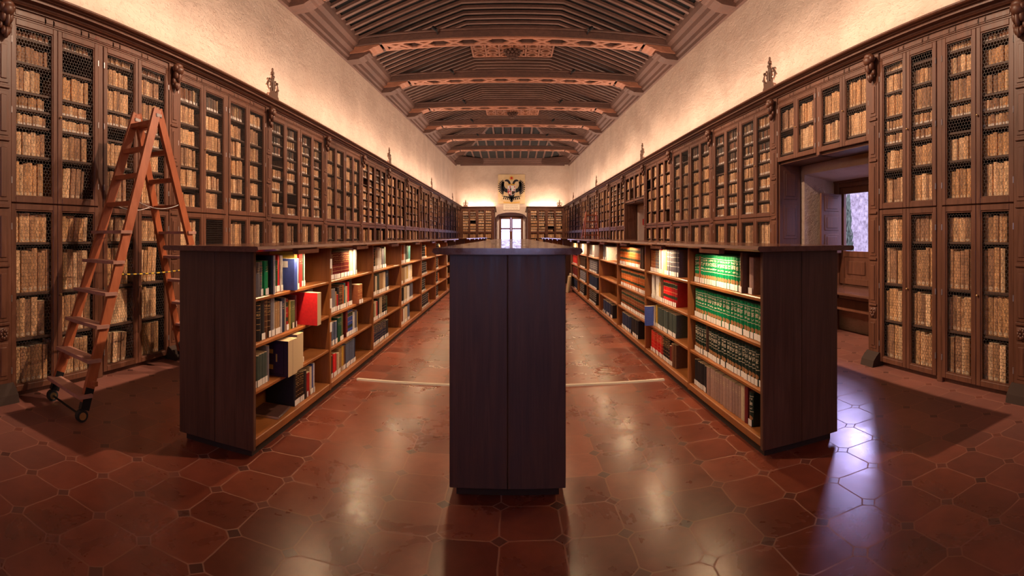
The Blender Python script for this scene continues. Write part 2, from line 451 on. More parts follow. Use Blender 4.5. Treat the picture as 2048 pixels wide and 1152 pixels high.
    def build(s, name, mats, parent=None, smooth=False, loc=None, rot=None):
        me = s.mesh(name, mats)
        if smooth:
            me.polygons.foreach_set('use_smooth', [True]*len(me.polygons))
        return put(name, me, parent, loc, rot)
def put(name, me, parent=None, loc=None, rot=None):
    o = bpy.data.objects.new(name, me); col.objects.link(o)
    if parent is not None: o.parent = parent
    if loc is not None: o.location = loc
    if rot is not None: o.rotation_euler = rot
    return o
def empty(name, loc=(0, 0, 0), rz=0):
    o = bpy.data.objects.new(name, None); o.empty_display_size = .1; col.objects.link(o)
    o.location = loc; o.rotation_euler = (0, 0, rz); return o
def tag(o, label=None, cat=None, group=None, kind=None):
    if label: o['label'] = label
    if cat: o['category'] = cat
    if group: o['group'] = group
    if kind: o['kind'] = kind
    return o
def struct(o, label=None, cat=None):
    return tag(o, label, cat, None, 'structure')
ORD = ['first', 'second', 'third', 'fourth', 'fifth', 'sixth', 'seventh', 'eighth', 'ninth', 'tenth', 'eleventh', 'twelfth',
       'thirteenth', 'fourteenth', 'fifteenth', 'sixteenth', 'seventeenth', 'eighteenth', 'nineteenth', 'twentieth'] + \
      ['twenty-'+x for x in ('first', 'second', 'third', 'fourth', 'fifth', 'sixth', 'seventh', 'eighth', 'ninth')]

# ================================================================== room shell
b = MB(); b.box(-4.6, 4.3, YB, YE+.6, -.2, 0)
struct(b.build('floor', M['floor']), 'worn terracotta floor of octagonal tiles with small square insets', 'floor')
ZT = 5.9
b = MB(); b.box(-WW-.5, -WW, YB, YE+.6, 0, ZT+.6)
struct(b.build('wall_left', M['plaster']), 'rough plastered wall above the left row of cabinets', 'wall')
# right wall with the window alcove and the doorway
AL = (3.88, 5.45); DR = (12.15, 13.98)
b = MB()
b.box(WW, 4.28, YB, AL[0], 0, ZT+.6); b.box(WW, 4.28, AL[1], DR[0], 0, ZT+.6); b.box(WW, 4.28, DR[1], YE+.6, 0, ZT+.6)
b.prism([(WW, 2.055), (4.12, 1.98), (4.28, 1.98), (4.28, ZT+.6), (WW, ZT+.6)], *AL, axis='y')
b.prism([(WW, 2.02), (4.28, 2.02), (4.28, ZT+.6), (WW, ZT+.6)], *DR, axis='y')
b.box(4.14, 4.28, AL[0], AL[1], 0, .62)
struct(b.build('wall_right', M['plaster']), 'rough plastered wall above the right row of cabinets', 'wall')
b = MB(); b.box(-WW-.5, -.6, YB-.3, YB, 0, ZT+.6); b.box(.6, 4.28, YB-.3, YB, 0, ZT+.6)
b.box(-.6, .6, YB-.3, YB, 0, 1.0); b.box(-.6, .6, YB-.3, YB, 2.4, ZT+.6)  # window opening added to let faint daylight onto the bookcase ends
struct(b.build('wall_back', M['plaster']), 'plain plastered end wall behind the viewer, with an opening added for fill light', 'wall')
# far wall with arched window opening
FC, FH = -.09, 1.0
b = MB()
b.box(-WW-.5, FC-FH, YE, YE+.6, 0, ZT+.6); b.box(FC+FH, 4.28, YE, YE+.6, 0, ZT+.6)
NA = 12; SP, CR = 2.45, 2.77
def arch(x):
    t = (x-FC)/FH; return SP+(CR-SP)*sqrt(max(0, 1-t*t))
for i in range(NA):
    xa, xb = FC-FH+2*FH*i/NA, FC-FH+2*FH*(i+1)/NA
    b.prism([(xa, arch(xa)), (xb, arch(xb)), (xb, ZT+.6), (xa, ZT+.6)], YE, YE+.6, 'y')
struct(b.build('wall_far', M['plaster']), 'far end wall with an arched window under the tapestry', 'wall')

# ================================================================== wooden ceiling
HALF = 1.08                                   # half width of the flat middle
XE, ZE, ZF, YH = 3.25, 5.50, 6.20, 24.0
def shear(p): return (p[0], p[1], p[2]+zc(p[1]))
ceiling = struct(empty('ceiling'), 'dark carved timber coffered ceiling with sloping sides and rafters', 'ceiling')
b = MB(); t = .075
def deck(pts): b.add(pts+[(p[0], p[1], p[2]+.08) for p in pts], [(0, 1, 2, 3), (7, 6, 5, 4), (0, 4, 5, 1), (1, 5, 6, 2), (2, 6, 7, 3), (3, 7, 4, 0)])
deck([(-HALF, YB, ZF+t), (HALF, YB, ZF+t), (HALF, YH, ZF+t), (-HALF, YH, ZF+t)])
for s in (-1, 1):
    deck([(s*(XE+.3), YB, ZE+t-.08), (s*HALF, YB, ZF+t), (s*HALF, YH, ZF+t), (s*(XE+.3), YE, ZE+t-.08)])
deck([(-HALF, YH, ZF+t), (HALF, YH, ZF+t), (XE+.3, YE, ZE+t-.08), (-XE-.3, YE, ZE+t-.08)])
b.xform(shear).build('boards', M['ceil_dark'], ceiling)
HS = (ZF-ZE)/(XE-HALF)
def rafter(y):
    b = MB(); w, h = .08, .055
    if y <= YH:
        lo = [(-XE-.1, ZE-.1*HS), (-HALF, ZF), (HALF, ZF), (XE+.1, ZE-.1*HS)]
        b.prism(lo+[(x, z+h) for x, z in lo[::-1]], y-w/2, y+w/2, 'y')
    else:
        xh = HALF+(y-YH)/(YE-.35-YH)*(XE-HALF)
        for s in (-1, 1):
            zh = ZF-(xh-HALF)*HS
            lo = [(s*(XE+.1), ZE-.1*HS), (s*xh, zh)]
            b.prism(lo+[(x, z+h) for x, z in lo[::-1]], y-w/2, y+w/2, 'y')
    b.xform(shear).build('rafter', M['rafter'], ceiling)
y = 8.0
while y < YE-.6:
    rafter(y); y += .285
for i in range(13):                                  # rafters of the hipped far end
    x = -2.88+.48*i
    yh = YH+max(0, abs(x)-HALF)/(XE-HALF)*(YE-.35-YH)
    zh = ZF-(yh-YH)/(YE-.35-YH)*(ZF-ZE)
    b = MB(); p = [(yh, zh), (YE-.2, ZE), (YE-.2, ZE+.06), (yh, zh+.06)]
    b.prism(p, x-.045, x+.045, 'x'); b.xform(shear).build('rafter', M['rafter'], ceiling)
for s in (-1, 1):
    b = MB(); b.beam((s*HALF, YH, ZF+.04), (s*XE, YE-.35, ZE+.04), .12, .12); b.xform(shear).build('hip_rafter', M['ceil'], ceiling)
# moulded wooden eaves along each wall
def eave(poly, fn): pass
prof = [(0, 5.10), (.045, 5.11), (.06, 5.17), (.10, 5.19), (.12, 5.26), (.20, 5.30), (.23, 5.37), (.31, 5.41), (.34, 5.48), (.36, 5.56), (0, 5.56)]
for s, nm in ((-1, 'trim_1'), (1, 'trim_2')):
    b = MB(); b.prism([(s*(WW-d), z) for d, z in prof], YB, YE, 'y')
    struct(b.xform(shear).build(nm, M['ceil']), 'dark moulded timber eaves along the top of the %s wall' % ('left' if s < 0 else 'right'), 'moulding')
b = MB(); b.prism([(YE-d, z) for d, z in prof], -WW+.3, WW-.3, 'x')
struct(b.xform(shear).build('trim_3', M['ceil']), 'dark moulded timber eaves along the top of the far wall', 'moulding')
for s in (-1, 1):                                    # corner pieces that cut off the far corners
    b = MB()
    for k, (o, z) in enumerate(((1.5, 5.40), (1.42, 5.30), (1.36, 5.20))):
        b.beam((s*(WW-.12), YE-o*1.15, z+.05), (s*(WW-o*1.25), YE-.12, z+.05), .14, .13)
    b.add([(s*(WW-.1), YE-.1, 5.17), (s*(WW-.1), YE-1.6, 5.17), (s*(WW-1.7), YE-.1, 5.17)], [(0, 1, 2), (2, 1, 0)])
    struct(b.xform(shear).build('trim_%d' % (4 if s < 0 else 5), M['ceil']),
           'timber corner piece under the ceiling in the far %s corner' % ('left' if s < 0 else 'right'), 'corner beam')
# star lattice panels on the flat
def star_panel(y0, y1):
    b = MB(); n = 6; w = 2*HALF/n; m = max(2, round((y1-y0)/w)); hh = (y1-y0)/m; z = ZF-.02
    for i in range(n+1): b.beam((-HALF+i*w, y0, z), (-HALF+i*w, y1, z), .05, .05)
    for j in range(m+1): b.beam((-HALF, y0+j*hh, z), (HALF, y0+j*hh, z), .05, .05)
    for i in range(n):
        for j in range(m):
            cx, cy = -HALF+(i+.5)*w, y0+(j+.5)*hh
            if (i+j) % 2:
                b.beam((cx-w/2, cy-hh/2, z), (cx+w/2, cy+hh/2, z), .055, .05); b.beam((cx+w/2, cy-hh/2, z), (cx-w/2, cy+hh/2, z), .055, .05)
            else:
                P = [(cx+.12*cos(k*pi/4+pi/8)*1.1, cy+.12*sin(k*pi/4+pi/8)*1.1) for k in range(8)]
                for k in range(8): b.beam((*P[k], z-.01), (*P[(k+1) % 8], z-.01), .05, .05)
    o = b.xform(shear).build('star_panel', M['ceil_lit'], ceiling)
    b = MB(); yc = (y0+y1)/2
    for k, (r, dz) in enumerate(((.20, 0), (.17, -.06), (.12, -.12), (.07, -.17))):
        for a in range(10):
            b.ball((r*cos(a*pi/5+k*.3), yc+r*sin(a*pi/5+k*.3), ZF-.06+dz), .05, 6, 4)
    b.xform(shear).build('pinecone_boss', M['ceil'], ceiling, True)
star_panel(12.95, 13.95); star_panel(20.6, 21.6)

# tie beams
BY = [1.2, 4.25, 7.35, 10.3, 13.2, 16.5, 19.6, 22.9, 26.4]
ZS = 5.37
for i, y in enumerate(BY):
    root = tag(empty('tie_beam', (0, y, ZS+zc(y))), 'carved double tie beam with pierced star soffit, %s from the camera' % ORD[i], 'beam', 'tie beams across the ceiling')
    bw = .09; DW_ = .43
    for yy in (0, DW_-bw):
        b = MB(); b.box(-WW+.05, WW-.05, yy, yy+bw, .005, .15, c=.01); b.build('beam', M['ceil'], root)
    b = MB(); b.box(-WW+.1, WW-.1, -.03, DW_+.03, .15, .20, c=.012); b.build('capping_board', M['ceil'], root)
    b = MB(); z0, z1 = -.012, .012
    L = 2.62
    for yy in (.045, DW_-.045): b.beam((-L-.12, yy, 0), (L+.12, yy, 0), .075, .035)
    n = 5; step = 2*L/n/2
    k = -n
    xs = [j*.62 for j in range(-4, 5)]
    for j, x in enumerate(xs):
        if abs(x) > L-.05: continue
        b.beam((x-.17, .07, -.002), (x+.17, DW_-.07, -.002), .07, .03); b.beam((x+.17, .07, -.004), (x-.17, DW_-.07, -.004), .07, .03)
        b.box(x-.07, x+.07, DW_/2-.06, DW_/2+.06, -.02, .012, c=.004)
    for s in (-1, 1):
        b.beam((s*(L+.1), .05, 0), (s*(L-.18), DW_-.05, 0), .07, .03); b.beam((s*(L-.18), .05, 0), (s*(L-.45), DW_-.05, -.001), .07, .028)
        b.beam((s*(L+.1), 0.0, -.001), (s*(L+.1), DW_, -.001), .08, .03)
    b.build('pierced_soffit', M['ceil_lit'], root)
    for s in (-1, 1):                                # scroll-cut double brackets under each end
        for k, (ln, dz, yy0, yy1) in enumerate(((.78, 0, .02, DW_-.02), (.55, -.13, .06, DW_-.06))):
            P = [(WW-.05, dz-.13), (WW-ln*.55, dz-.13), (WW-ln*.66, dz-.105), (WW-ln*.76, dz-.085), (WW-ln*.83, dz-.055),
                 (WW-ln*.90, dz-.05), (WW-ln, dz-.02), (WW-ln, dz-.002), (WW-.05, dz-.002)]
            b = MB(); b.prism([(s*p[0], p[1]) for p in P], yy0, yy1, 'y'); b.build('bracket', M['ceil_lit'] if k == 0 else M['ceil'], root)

SPOT_P = 1250.0  # added fill spots, no fixtures known there, to brighten the wall cabinets
for i, y in enumerate(BY):
    if i == 0: continue
    for s in (-1, 1):
        p = Vector((s*1.55, y-.20 if i < len(BY)-1 else y+.63, ZS+zc(y)+.10)); tgt = Vector((-s*WF, y-(1.6 if i > 1 else .9), 1.3 if i > 1 else 1.7)) if i < len(BY)-1 else Vector((s*1.9, YE-.3, 1.7)); d = (tgt-p).normalized()
        sp = tag(empty('fill_spotlight', (p.x, p.y, p.z)), 'added small black spotlight on the %s half of the %s tie beam' % ('left' if s < 0 else 'right', ORD[i]), 'fill_spotlight', 'added fill spotlights on the tie beams')
        b = MB(); b.cyl(d*.005, d*-.11, .035, 12); b.build('can', M['iron'], sp)
        b = MB(); b.box(-.012, .012, .0, .20 if i < len(BY)-1 else -.20, -.012, .012); b.build('bracket', M['iron'], sp)
        l = bpy.data.lights.new('fill_spot_lamp', 'SPOT'); l.energy = SPOT_P; l.color = (1.0, .68, .46); l.spot_size = R(62 if i > 1 else 58); l.spot_blend = .8; l.shadow_soft_size = .05
        lo = bpy.data.objects.new('fill_spot_lamp', l); col.objects.link(lo); lo.location = p+d*.03; lo.rotation_euler = d.to_track_quat('-Z', 'Y').to_euler()

# ================================================================== old books for the wall cabinets
def book_template(name, mats, round_=.18, n=5, pages=True):
    """unit book: x 0..1 thickness, y 0..1 depth (spine at y=0), z 0..1 height; spine uv on the front faces"""
    V = []; Fc = []; UV = []; MI = []
    prof = [(i/(n-1), round_*.25*(1-sin(pi*i/(n-1)))) for i in range(n)]
    for z in (0, 1):
        for x, y in prof: V.append((x, y, z))
    for i in range(n-1):
        Fc.append((i, i+1, n+i+1, n+i)); UV.append([(i/(n-1), 0), ((i+1)/(n-1), 0), ((i+1)/(n-1), 1), (i/(n-1), 1)]); MI.append(0)
    o = len(V); V += [(0, 1, 0), (1, 1, 0), (0, 1, 1), (1, 1, 1)]
    def f(ids, m): Fc.append(ids); UV.append([(-1, V[i][2]) for i in ids]); MI.append(m)
    f((o, 0, n, o+2), 0); f((n-1, o+1, o+3, 2*n-1), 0)
    f(tuple([*range(n, 2*n)]+[o+3, o+2]), 1 if pages else 0)
    f((o+1, o, o+2, o+3), 1 if pages else 0)
    f(tuple(list(range(n))[::-1]+[o, o+1]), 1 if pages else 0)
    me = bpy.data.meshes.new(name); me.from_pydata(V, [], Fc)
    for m in mats: me.materials.append(m)
    me.polygons.foreach_set('material_index', MI)
    uv = me.uv_layers.new(name='uv')
    uv.data.foreach_set('uv', [c for fuv in UV for p in fuv for c in p])
    a = me.attributes.new('tint', 'FLOAT_COLOR', 'POINT'); a.data.foreach_set('color', [1.0]*4*len(V))
    me.update(); return me, V, Fc, UV, MI
TPL = {}
TPL['v'] = book_template('parchment_volume', [M['vellum'], M['paper']], .16)
TPL['l'] = book_template('parchment_volume_labelled', [M['vellum_lab'], M['paper']], .16)
TPL['p'] = book_template('book_plain', [M['c_plain'], M['paper']])
TPL['t'] = book_template('book_titled', [M['c_titled'], M['paper']])
TPL['g'] = book_template('book_gilt', [M['c_gilt'], M['paper']], .3)
TPL['w'] = book_template('book_law', [M['c_law'], M['plinth']], .3)
TPL['b'] = book_template('book_banded', [M['c_bands'], M['paper']], .3)
TPL['r'] = book_template('book_grid', [M['c_grid'], M['paper']], .2)
class Pile:
    """many small books in one mesh (far away ones)"""
    def __init__(s, styles, mats): s.V = []; s.F = []; s.UV = []; s.MI = []; s.T = []; s.styles = styles; s.mats = mats
    def add(s, style, mat, tint, label=None):
        me, V, Fc, UV, MI = TPL[style]; o = len(s.V); mi = s.styles.index(style)
        for v in V: s.V.append(tuple(mat @ Vector(v)))
        s.T += [(*tint, 1)]*len(V)
        for f, u, m in zip(Fc, UV, MI):
            s.F.append([i+o for i in f]); s.UV += u; s.MI.append(mi if m == 0 else len(s.styles))
        if label:
            o = len(s.V); h0, h1 = label
            for p in ((.08, -.02, h0), (.92, -.02, h0), (.92, -.02, h1), (.08, -.02, h1)): s.V.append(tuple(mat @ Vector(p)))
            s.T += [(1, 1, 1, 1)]*4; s.F.append([o, o+1, o+2, o+3]); s.UV += [(-1, 0)]*4; s.MI.append(len(s.styles)+1)
    def build(s, name):
        me = bpy.data.meshes.new(name); me.from_pydata(s.V, [], s.F)
        for m in s.mats: me.materials.append(m)
        me.polygons.foreach_set('material_index', s.MI)
        uv = me.uv_layers.new(name='uv'); uv.data.foreach_set('uv', [c for p in s.UV for c in p])
        a = me.attributes.new('tint', 'FLOAT_COLOR', 'POINT'); a.data.foreach_set('color', [c for t in s.T for c in t])
        me.update(); return put(name, me)
OLD = []      # every old book: dict(mat4, style, tint, tone, area, where)
TONES = [('pale tan', (.72, .48, .29)), ('tan', (.62, .38, .21)), ('honey brown', (.55, .31, .15)), ('mid brown', (.45, .25, .13)), ('dusky brown', (.32, .17, .095))]
DARKT = [('dark brown', (.11, .055, .03)), ('russet', (.23, .09, .04)), ('blackish', (.05, .033, .026)), ('tan', (.36, .22, .11))]
rb = random.Random(11)

# ================================================================== wall cabinets
UP_T = [[2.825, 2.63, 2.40, 2.265, 2.135, 1.895, 1.57], [2.70, 2.47, 2.245, 2.01, 1.79, 1.57],
        [2.74, 2.58, 2.42, 2.27, 2.09, 1.91, 1.74, 1.57], [2.64, 2.40, 2.16, 1.85, 1.57]]
LO_T = [[1.205, .805, .45, .09], [1.13, .80, .45, .09], [1.15, .82, .46, .09]]
ZMID, ZTOPD = 1.51, 2.94
def hexwire(w, h, cell=.030, r=.0011):
    b = MB(); a = cell/sqrt(3); dy = a*1.5; nrow = int(h/dy)+1; ncol = int(w/cell)+1
    for j in range(nrow):
        for i in range(ncol+1):
            x = i*cell+(cell/2 if j % 2 else 0); z = j*dy
            P = (x, z+a/2) if False else None
            c0 = (x, z)
            top = (x, z+a); ul = (x-cell/2, z+a/2); ur = (x+cell/2, z+a/2); lr = (x+cell/2, z-a/2)
            for p, q in ((ul, top), (top, ur), (ur, lr)):
                p = (min(max(p[0], 0), w), min(max(p[1], 0), h)); q = (min(max(q[0], 0), w), min(max(q[1], 0), h))
                if abs(p[0]-q[0])+abs(p[1]-q[1]) < .004: continue
                d = Vector((q[0]-p[0], 0, q[1]-p[1])).normalized(); n = Vector((d.z, 0, -d.x))
                V = []
                for e in (p, q):
                    e = Vector((e[0], 0, e[1]))
                    V += [e+n*r, e-n*r, e+Vector((0, r*1.6, 0))]
                b.add(V, [(0, 1, 4, 3), (1, 2, 5, 4), (2, 0, 3, 5)])
    return b
WIRE = {}
def wire_mesh(w, h):
    key = (round(w, 2), round(h, 2))
    if key not in WIRE: WIRE[key] = hexwire(w, h).mesh('wire_netting', M['wire'])
    return WIRE[key]
def frame_mb(b, x0, x1, z0, z1, y0, y1, st, rt, c=.004):
    b.box(x0, x0+st, y0, y1, z0, z1, c=c); b.box(x1-st, x1, y0, y1, z0, z1, c=c)
    b.box(x0+st, x1-st, y0, y1, z0, z0+rt, c=c); b.box(x0+st, x1-st, y0, y1, z1-rt, z1, c=c)
    g = .009                                             # inner bead
    xi0, xi1, zi0, zi1 = x0+st, x1-st, z0+rt, z1-rt
    for (a0, a1, c0, c1) in ((xi0, xi0+g, zi0, zi1), (xi1-g, xi1, zi0, zi1), (xi0+g, xi1-g, zi0, zi0+g), (xi0+g, xi1-g, zi1-g, zi1)):
        b.box(a0, a1, y0+.008, y1, c0, c1)
def corbel_mb(x):
    b = MB()
    b.ball((x, -.075, 2.985), (.062, .05, .035), 10, 6); b.ball((x, -.085, 2.945), (.055, .05, .05), 10, 6)
    for s in (-1, 1):
        b.ball((x+s*.045, -.075, 2.965), (.026, .035, .035), 8, 6); b.ball((x+s*.03, -.07, 2.90), (.028, .03, .045), 8, 6)
        b.ball((x+s*.042, -.05, 2.84), (.018, .02, .03), 8, 5); b.ball((x+s*.022, -.06, 2.80), (.02, .024, .034), 8, 5)
    b.ball((x, -.078, 2.885), (.024, .035, .07), 8, 6); b.ball((x, -.062, 2.79), (.022, .03, .05), 8, 6)
    return b
def pilaster(root, x, shadow_side=True, zb=0.0):
    hw = .075
    b = MB(); b.box(x-hw, x+hw, -.02, .33, max(zb, .0), 3.02, c=.004)
    zs = [.14, .46, .60, 1.02, 1.42, 1.98, 2.34, 2.76]
    for z0, z1 in ((.16, .44), (.60, 1.0), (1.06, 1.44), (1.52, 1.96), (2.02, 2.36), (2.42, 2.74)):
        if z0 < zb: continue
        b.box(x-.045, x+.045, -.026, -.019, z0, z1, c=.003); b.box(x-.028, x+.028, -.034, -.024, z0+.03, z1-.03, c=.004)
    for z in (.585, 1.03, 1.48, 1.99, 2.39):
        if z < zb: continue
        b.box(x-.055, x+.055, -.034, -.019, z-.012, z+.012, c=.004)
    p = b.build('pilaster', M['cab'], root)
    corbel_mb(x).build('carved_corbel', M['cab'], p, True)
    if zb < .1:
        b = MB()
        b.box(x-.045, x+.045, -.032, -.019, .46, .56, c=.004)
        for k in range(8): b.ball((x+.026*cos(k*pi/4), -.034, .51+.03*sin(k*pi/4)), (.015, .012, .017), 6, 4)
        b.ball((x, -.04, .51), .014, 6, 4); b.build('rosette', M['cab'], p, True)
        b = MB(); P = [(-.11, 0), (.03, 0), (.03, .13), (-.025, .13), (-.06, .10), (-.095, .06)]
        b.prism(P, x-.09, x+.09, 'x'); b.build('foot_block', M['plinth'], p)
_h = MB(); _h.cyl((0, 0, -.025), (0, 0, .025), .005, 6); HINGE = _h.mesh('hinge', M['steel'])
def cabinet(origin, rz, P, tpl, label, group, wire=True, zb=0.0, last=False, first_pil=True, side='left', nearest=99, face=WF):
    """origin at the unit's image-left pilaster; local x runs to the image-right, local y into the wall"""
    root = tag(empty('wall_cabinet', origin, rz), label, 'cabinet', group)
    mw = Matrix.Translation(origin) @ Matrix.Rotation(rz, 4, 'Z')
    low = zb < .5
    b = MB(); zlo = .0 if low else zb
    b.box(.07, P-.07, .31, .33, zlo, 3.0, mi=1)
    b.box(.07, P-.07, .03, .31, zlo, zlo+.035, mi=0); b.box(.07, P-.07, 0.0, .33, 2.945, 3.02, mi=0)
    cx = P/2
    b.box(cx-.03, cx+.03, -.004, .30, zlo, 2.945, mi=0, c=.004)
    for x in (.07, P-.085): b.box(x, x+.015, .01, .31, zlo, 2.945, mi=1)
    if low: b.box(.07, P-.07, .012, .05, 1.485, 1.535, mi=0)
    b.build('carcass', [M['cab'], M['cab_in']], root)
    # frieze with raised panels
    b = MB(); b.box(.07, P-.07, -.004, .0, 2.945, 3.02)
    n = 9; x = .10; wl, ws = (P-.2)*.17, (P-.2)*.055
    for k in range(9):
        w = wl if k % 2 == 0 else ws
        if k % 2 == 0: w = wl
        b.box(x, min(x+w, P-.09), -.011, -.003, 2.957, 3.012, c=.003)
        b.box(x+.014, min(x+w, P-.09)-.014, -.016, -.010, 2.968, 3.001, c=.003)
        x += w+(P-.2-5*wl-4*ws)/8
    b.build('frieze', M['cab'], root)
    if first_pil: pilaster(root, 0, zb=0.0)
    if last: pilaster(root, P, zb=0.0)
    wd = (P-.15-.06)/4; xs = [.075, .075+wd, cx+.03, cx+.03+wd]
    rows = [(ZMID+.005, ZTOPD)] if low else [(zb+.03, ZTOPD)]
    if low: rows.append((.045, ZMID-.005))
    kn = MB(); kn.ball((0, -.012, 0), (.009, .011, .009), 8, 6); kn.cyl((0, 0, 0), (0, -.008, 0), .005, 8)
    for (z0, z1) in rows:
        for ci, x in enumerate(xs):
            st = .044 if nearest < 99 else .044
            b = MB(); frame_mb(b, x+.002, x+wd-.002, z0, z1, -.012, .012, st, .048)
            d = b.build('door', M['cab'], root)
            if wire:
                w_, h_ = wd-2*st, z1-z0-.096
                put('wire_netting', wire_mesh(w_, h_), d, (x+st, .006, z0+.048))
                if ci in (1, 3):
                    kb = MB(); kb.v = list(kn.v); kb.f = list(kn.f); kb.m = list(kn.m)
                    kb.xform(lambda p: (p[0]+x+.022, p[1]-.012, p[2]+z0+(z1-z0)*.5)); kb.build('knob', M['brass'], d, True)
                hx = x+.006 if ci in (0, 2) else x+wd-.006
                for q in (.12, .5, .88): put('hinge', HINGE, d, (hx, -.014, z0+(z1-z0)*q))
    up = UP_T[tpl % 4] if low else ([2.66, 2.44, zb+.085] if tpl < 9 else [2.6, 2.3, zb+.085])
    levels = [(z, 'up') for z in up]+([(z, 'lo') for z in LO_T[tpl % 3]] if low else [])
    allz = [z for z, _ in levels]
    for half in (0, 1):
        xa = .085 if half == 0 else cx+.03; xb = cx-.03 if half == 0 else P-.085
        for z in allz:
            b = MB(); b.box(xa, xb, .022, .30, z-.022, z, c=.002); b.build('shelf', M['shelfdark'], root)
    # the books
    for ci, x in enumerate(xs):
        for li, (z, zone) in enumerate(levels):
            top = (levels[li-1][0]-.022) if li > 0 else 2.90
            if zone == 'lo' and levels[li-1][1] == 'up': top = 1.455
            gap = top-z
            if zone == 'up' and gap > .29: gap = .29
            if rb.random() < (.03 if li else .10): continue
            a, e = x+.03, x+wd-.03
            small = (li == 0 and low) or (gap < .14) or (not low and li < 2) or (tpl in (2,) and rb.random() < .6)
            small = small and gap < .24
            pool = DARKT if small and li < 3 and rb.random() < .75 else TONES
            h0 = gap*rb.uniform(.74, .95) if gap > .1 else gap*.8
            if zone == 'lo': h0 = gap*rb.uniform(.84, .95)
            tmid = rb.uniform(.026, .034) if small else (rb.uniform(.042, .056) if zone == 'lo' else rb.uniform(.036, .05))
            lean = rb.random() < (.12 if zone == 'lo' else .06)
            k = 0; xx = a
            base = rb.choice(pool)
            end_gap = rb.uniform(.0, .05)
            while True:
                t_ = tmid*rb.uniform(.72, 1.3)
                if xx+t_+(.07*h0 if lean else 0) > e-end_gap: break
                tone = base if rb.random() < .5 else rb.choice(pool)
                hh = h0*rb.uniform(.93, 1.05); hh = min(hh, gap-.012)
                dd = rb.uniform(.032, .052)
                m = Matrix.Translation((xx, dd, z+.0005))
                if lean:
                    an = R(4); m = m @ Matrix.Rotation(an, 4, 'Y'); hh *= .93
                    m = Matrix.Translation((0, 0, abs(sin(an))*t_)) @ m if an > 0 else m
                m = m @ Matrix.Diagonal((t_*.97, min(.2, .29-dd), hh, 1))
                wmt = mw @ m
                wp = wmt @ Vector((.5, 0, .5))
                r = sqrt(wp.x**2+wp.y**2)
                area_ = t_*hh*(abs(wp.x) if rz else abs(wp.y))/r**3
                px = X0+F*math.atan2(wp.x, wp.y); py = Y0-F*(wp.z-1.25)/r
                hidden = py > 490 and 372 < px < 1662
                if px < 4 or px > 2044 or py < -5: hidden = True
                v = rb.uniform(.8, 1.2)
                OLD.append(dict(m=wmt, st='l' if small else 'v', tint=tuple(min(.9, c*v) for c in tone[1]), tone=tone[0], area=0 if hidden else area_,
                                k=k, shelf=li, col=ci, unit=nearest, side=side))
                k += 1; xx += t_+rb.choice((.0012, .0012, .002, .006 if not small else .002))
                if lean: xx += .004
    return root

tl = [0, 1, 2, 3, 2, 3, 1, 3, 2, 3, 1, 3, 3]
for i in range(13):
    P = LPIL[i+1]-LPIL[i]
    cabinet((-WF, LPIL[i], 0), pi/2, P, tl[i], 'tall wooden wire-doored book cabinet, %s from the camera along the left wall' % ORD[i], 'left wall cabinets',
            wire=LPIL[i] < 9, last=(i == 12), side='left', nearest=i)
for i in range(13):
    P = RPIL[i+1]-RPIL[i]
    over = i in (1, 5)
    lab = ('short wire-doored book cupboard over the window alcove in the right wall' if i == 1 else
           'short wire-doored book cupboard over the doorway in the right wall' if i == 5 else
           'tall wooden wire-doored book cabinet, %s from the camera along the right wall' % ORD[i])
    cabinet((WF, RPIL[i+1], 0), -pi/2, P, [0, 9, 2, 1, 3, 10, 2, 3, 2, 3, 1, 3, 3][i], lab, None if over else 'right wall cabinets',
            wire=RPIL[i] < 9, zb=2.17 if over else 0.0, last=(i == 0), side='right', nearest=i)
for nm, x0, x1, si in (('left', -3.24, -1.2, 'far left'), ('right', 1.02, 3.24, 'far right')):
    P = x1-x0
    cabinet((x0, 31.27, 0), 0, P, 2, 'wooden book cabinet on the far wall, %s of the arched window' % nm, 'far wall cabinets', wire=False, last=True, side=si, nearest=20)

# cornices, one continuous moulding per wall
CP = [(.36, 3.02), (-.02, 3.02), (-.02, 3.033), (-.045, 3.036), (-.055, 3.048), (-.055, 3.060), (-.10, 3.064), (-.10, 3.086), (-.118, 3.089), (-.118, 3.094), (-.145, 3.099), (-.155, 3.108), (-.155, 3.122), (-.14, 3.126), (.36, 3.108)]
for s, nm in ((-1, 'trim_6'), (1, 'trim_7')):
    b = MB(); b.prism([(s*(WF+d), z) for d, z in CP], 1.2, YE-.3, 'y')
    struct(b.build(nm, M['cab']), 'dark wooden cornice crowning the %s row of wall cabinets' % ('left' if s < 0 else 'right'), 'cornice')
for nm, x0, x1, w in (('trim_8', -3.3, -1.05, 'left'), ('trim_9', .87, 3.3, 'right')):
    b = MB(); b.prism([(31.27+d*.9, z) for d, z in CP], x0, x1, 'x')
    struct(b.build(nm, M['cab']), 'dark wooden cornice over the far wall cabinet %s of the window' % w, 'cornice')
# small dark red lettering on the frieze of the nearest left cabinet
fc = bpy.data.curves.new('frieze_lettering', 'FONT'); fc.body = 'A I'; fc.size = .035; fc.extrude = .0006; fc.align_x = 'CENTER'
fc.materials.append(M['letter'])
_t = bpy.data.objects.new('text', fc)
fme = bpy.data.meshes.new_from_object(_t); fme.name = 'frieze_lettering'; bpy.data.objects.remove(_t)
if not fme.materials: fme.materials.append(M['letter'])
fo = put('frieze_lettering', fme)
fo.parent = [o for o in bpy.data.objects if o.name == 'wall_cabinet'][0]
fo.location = (.96, -.0168, 2.972); fo.rotation_euler = (pi/2, 0, 0)

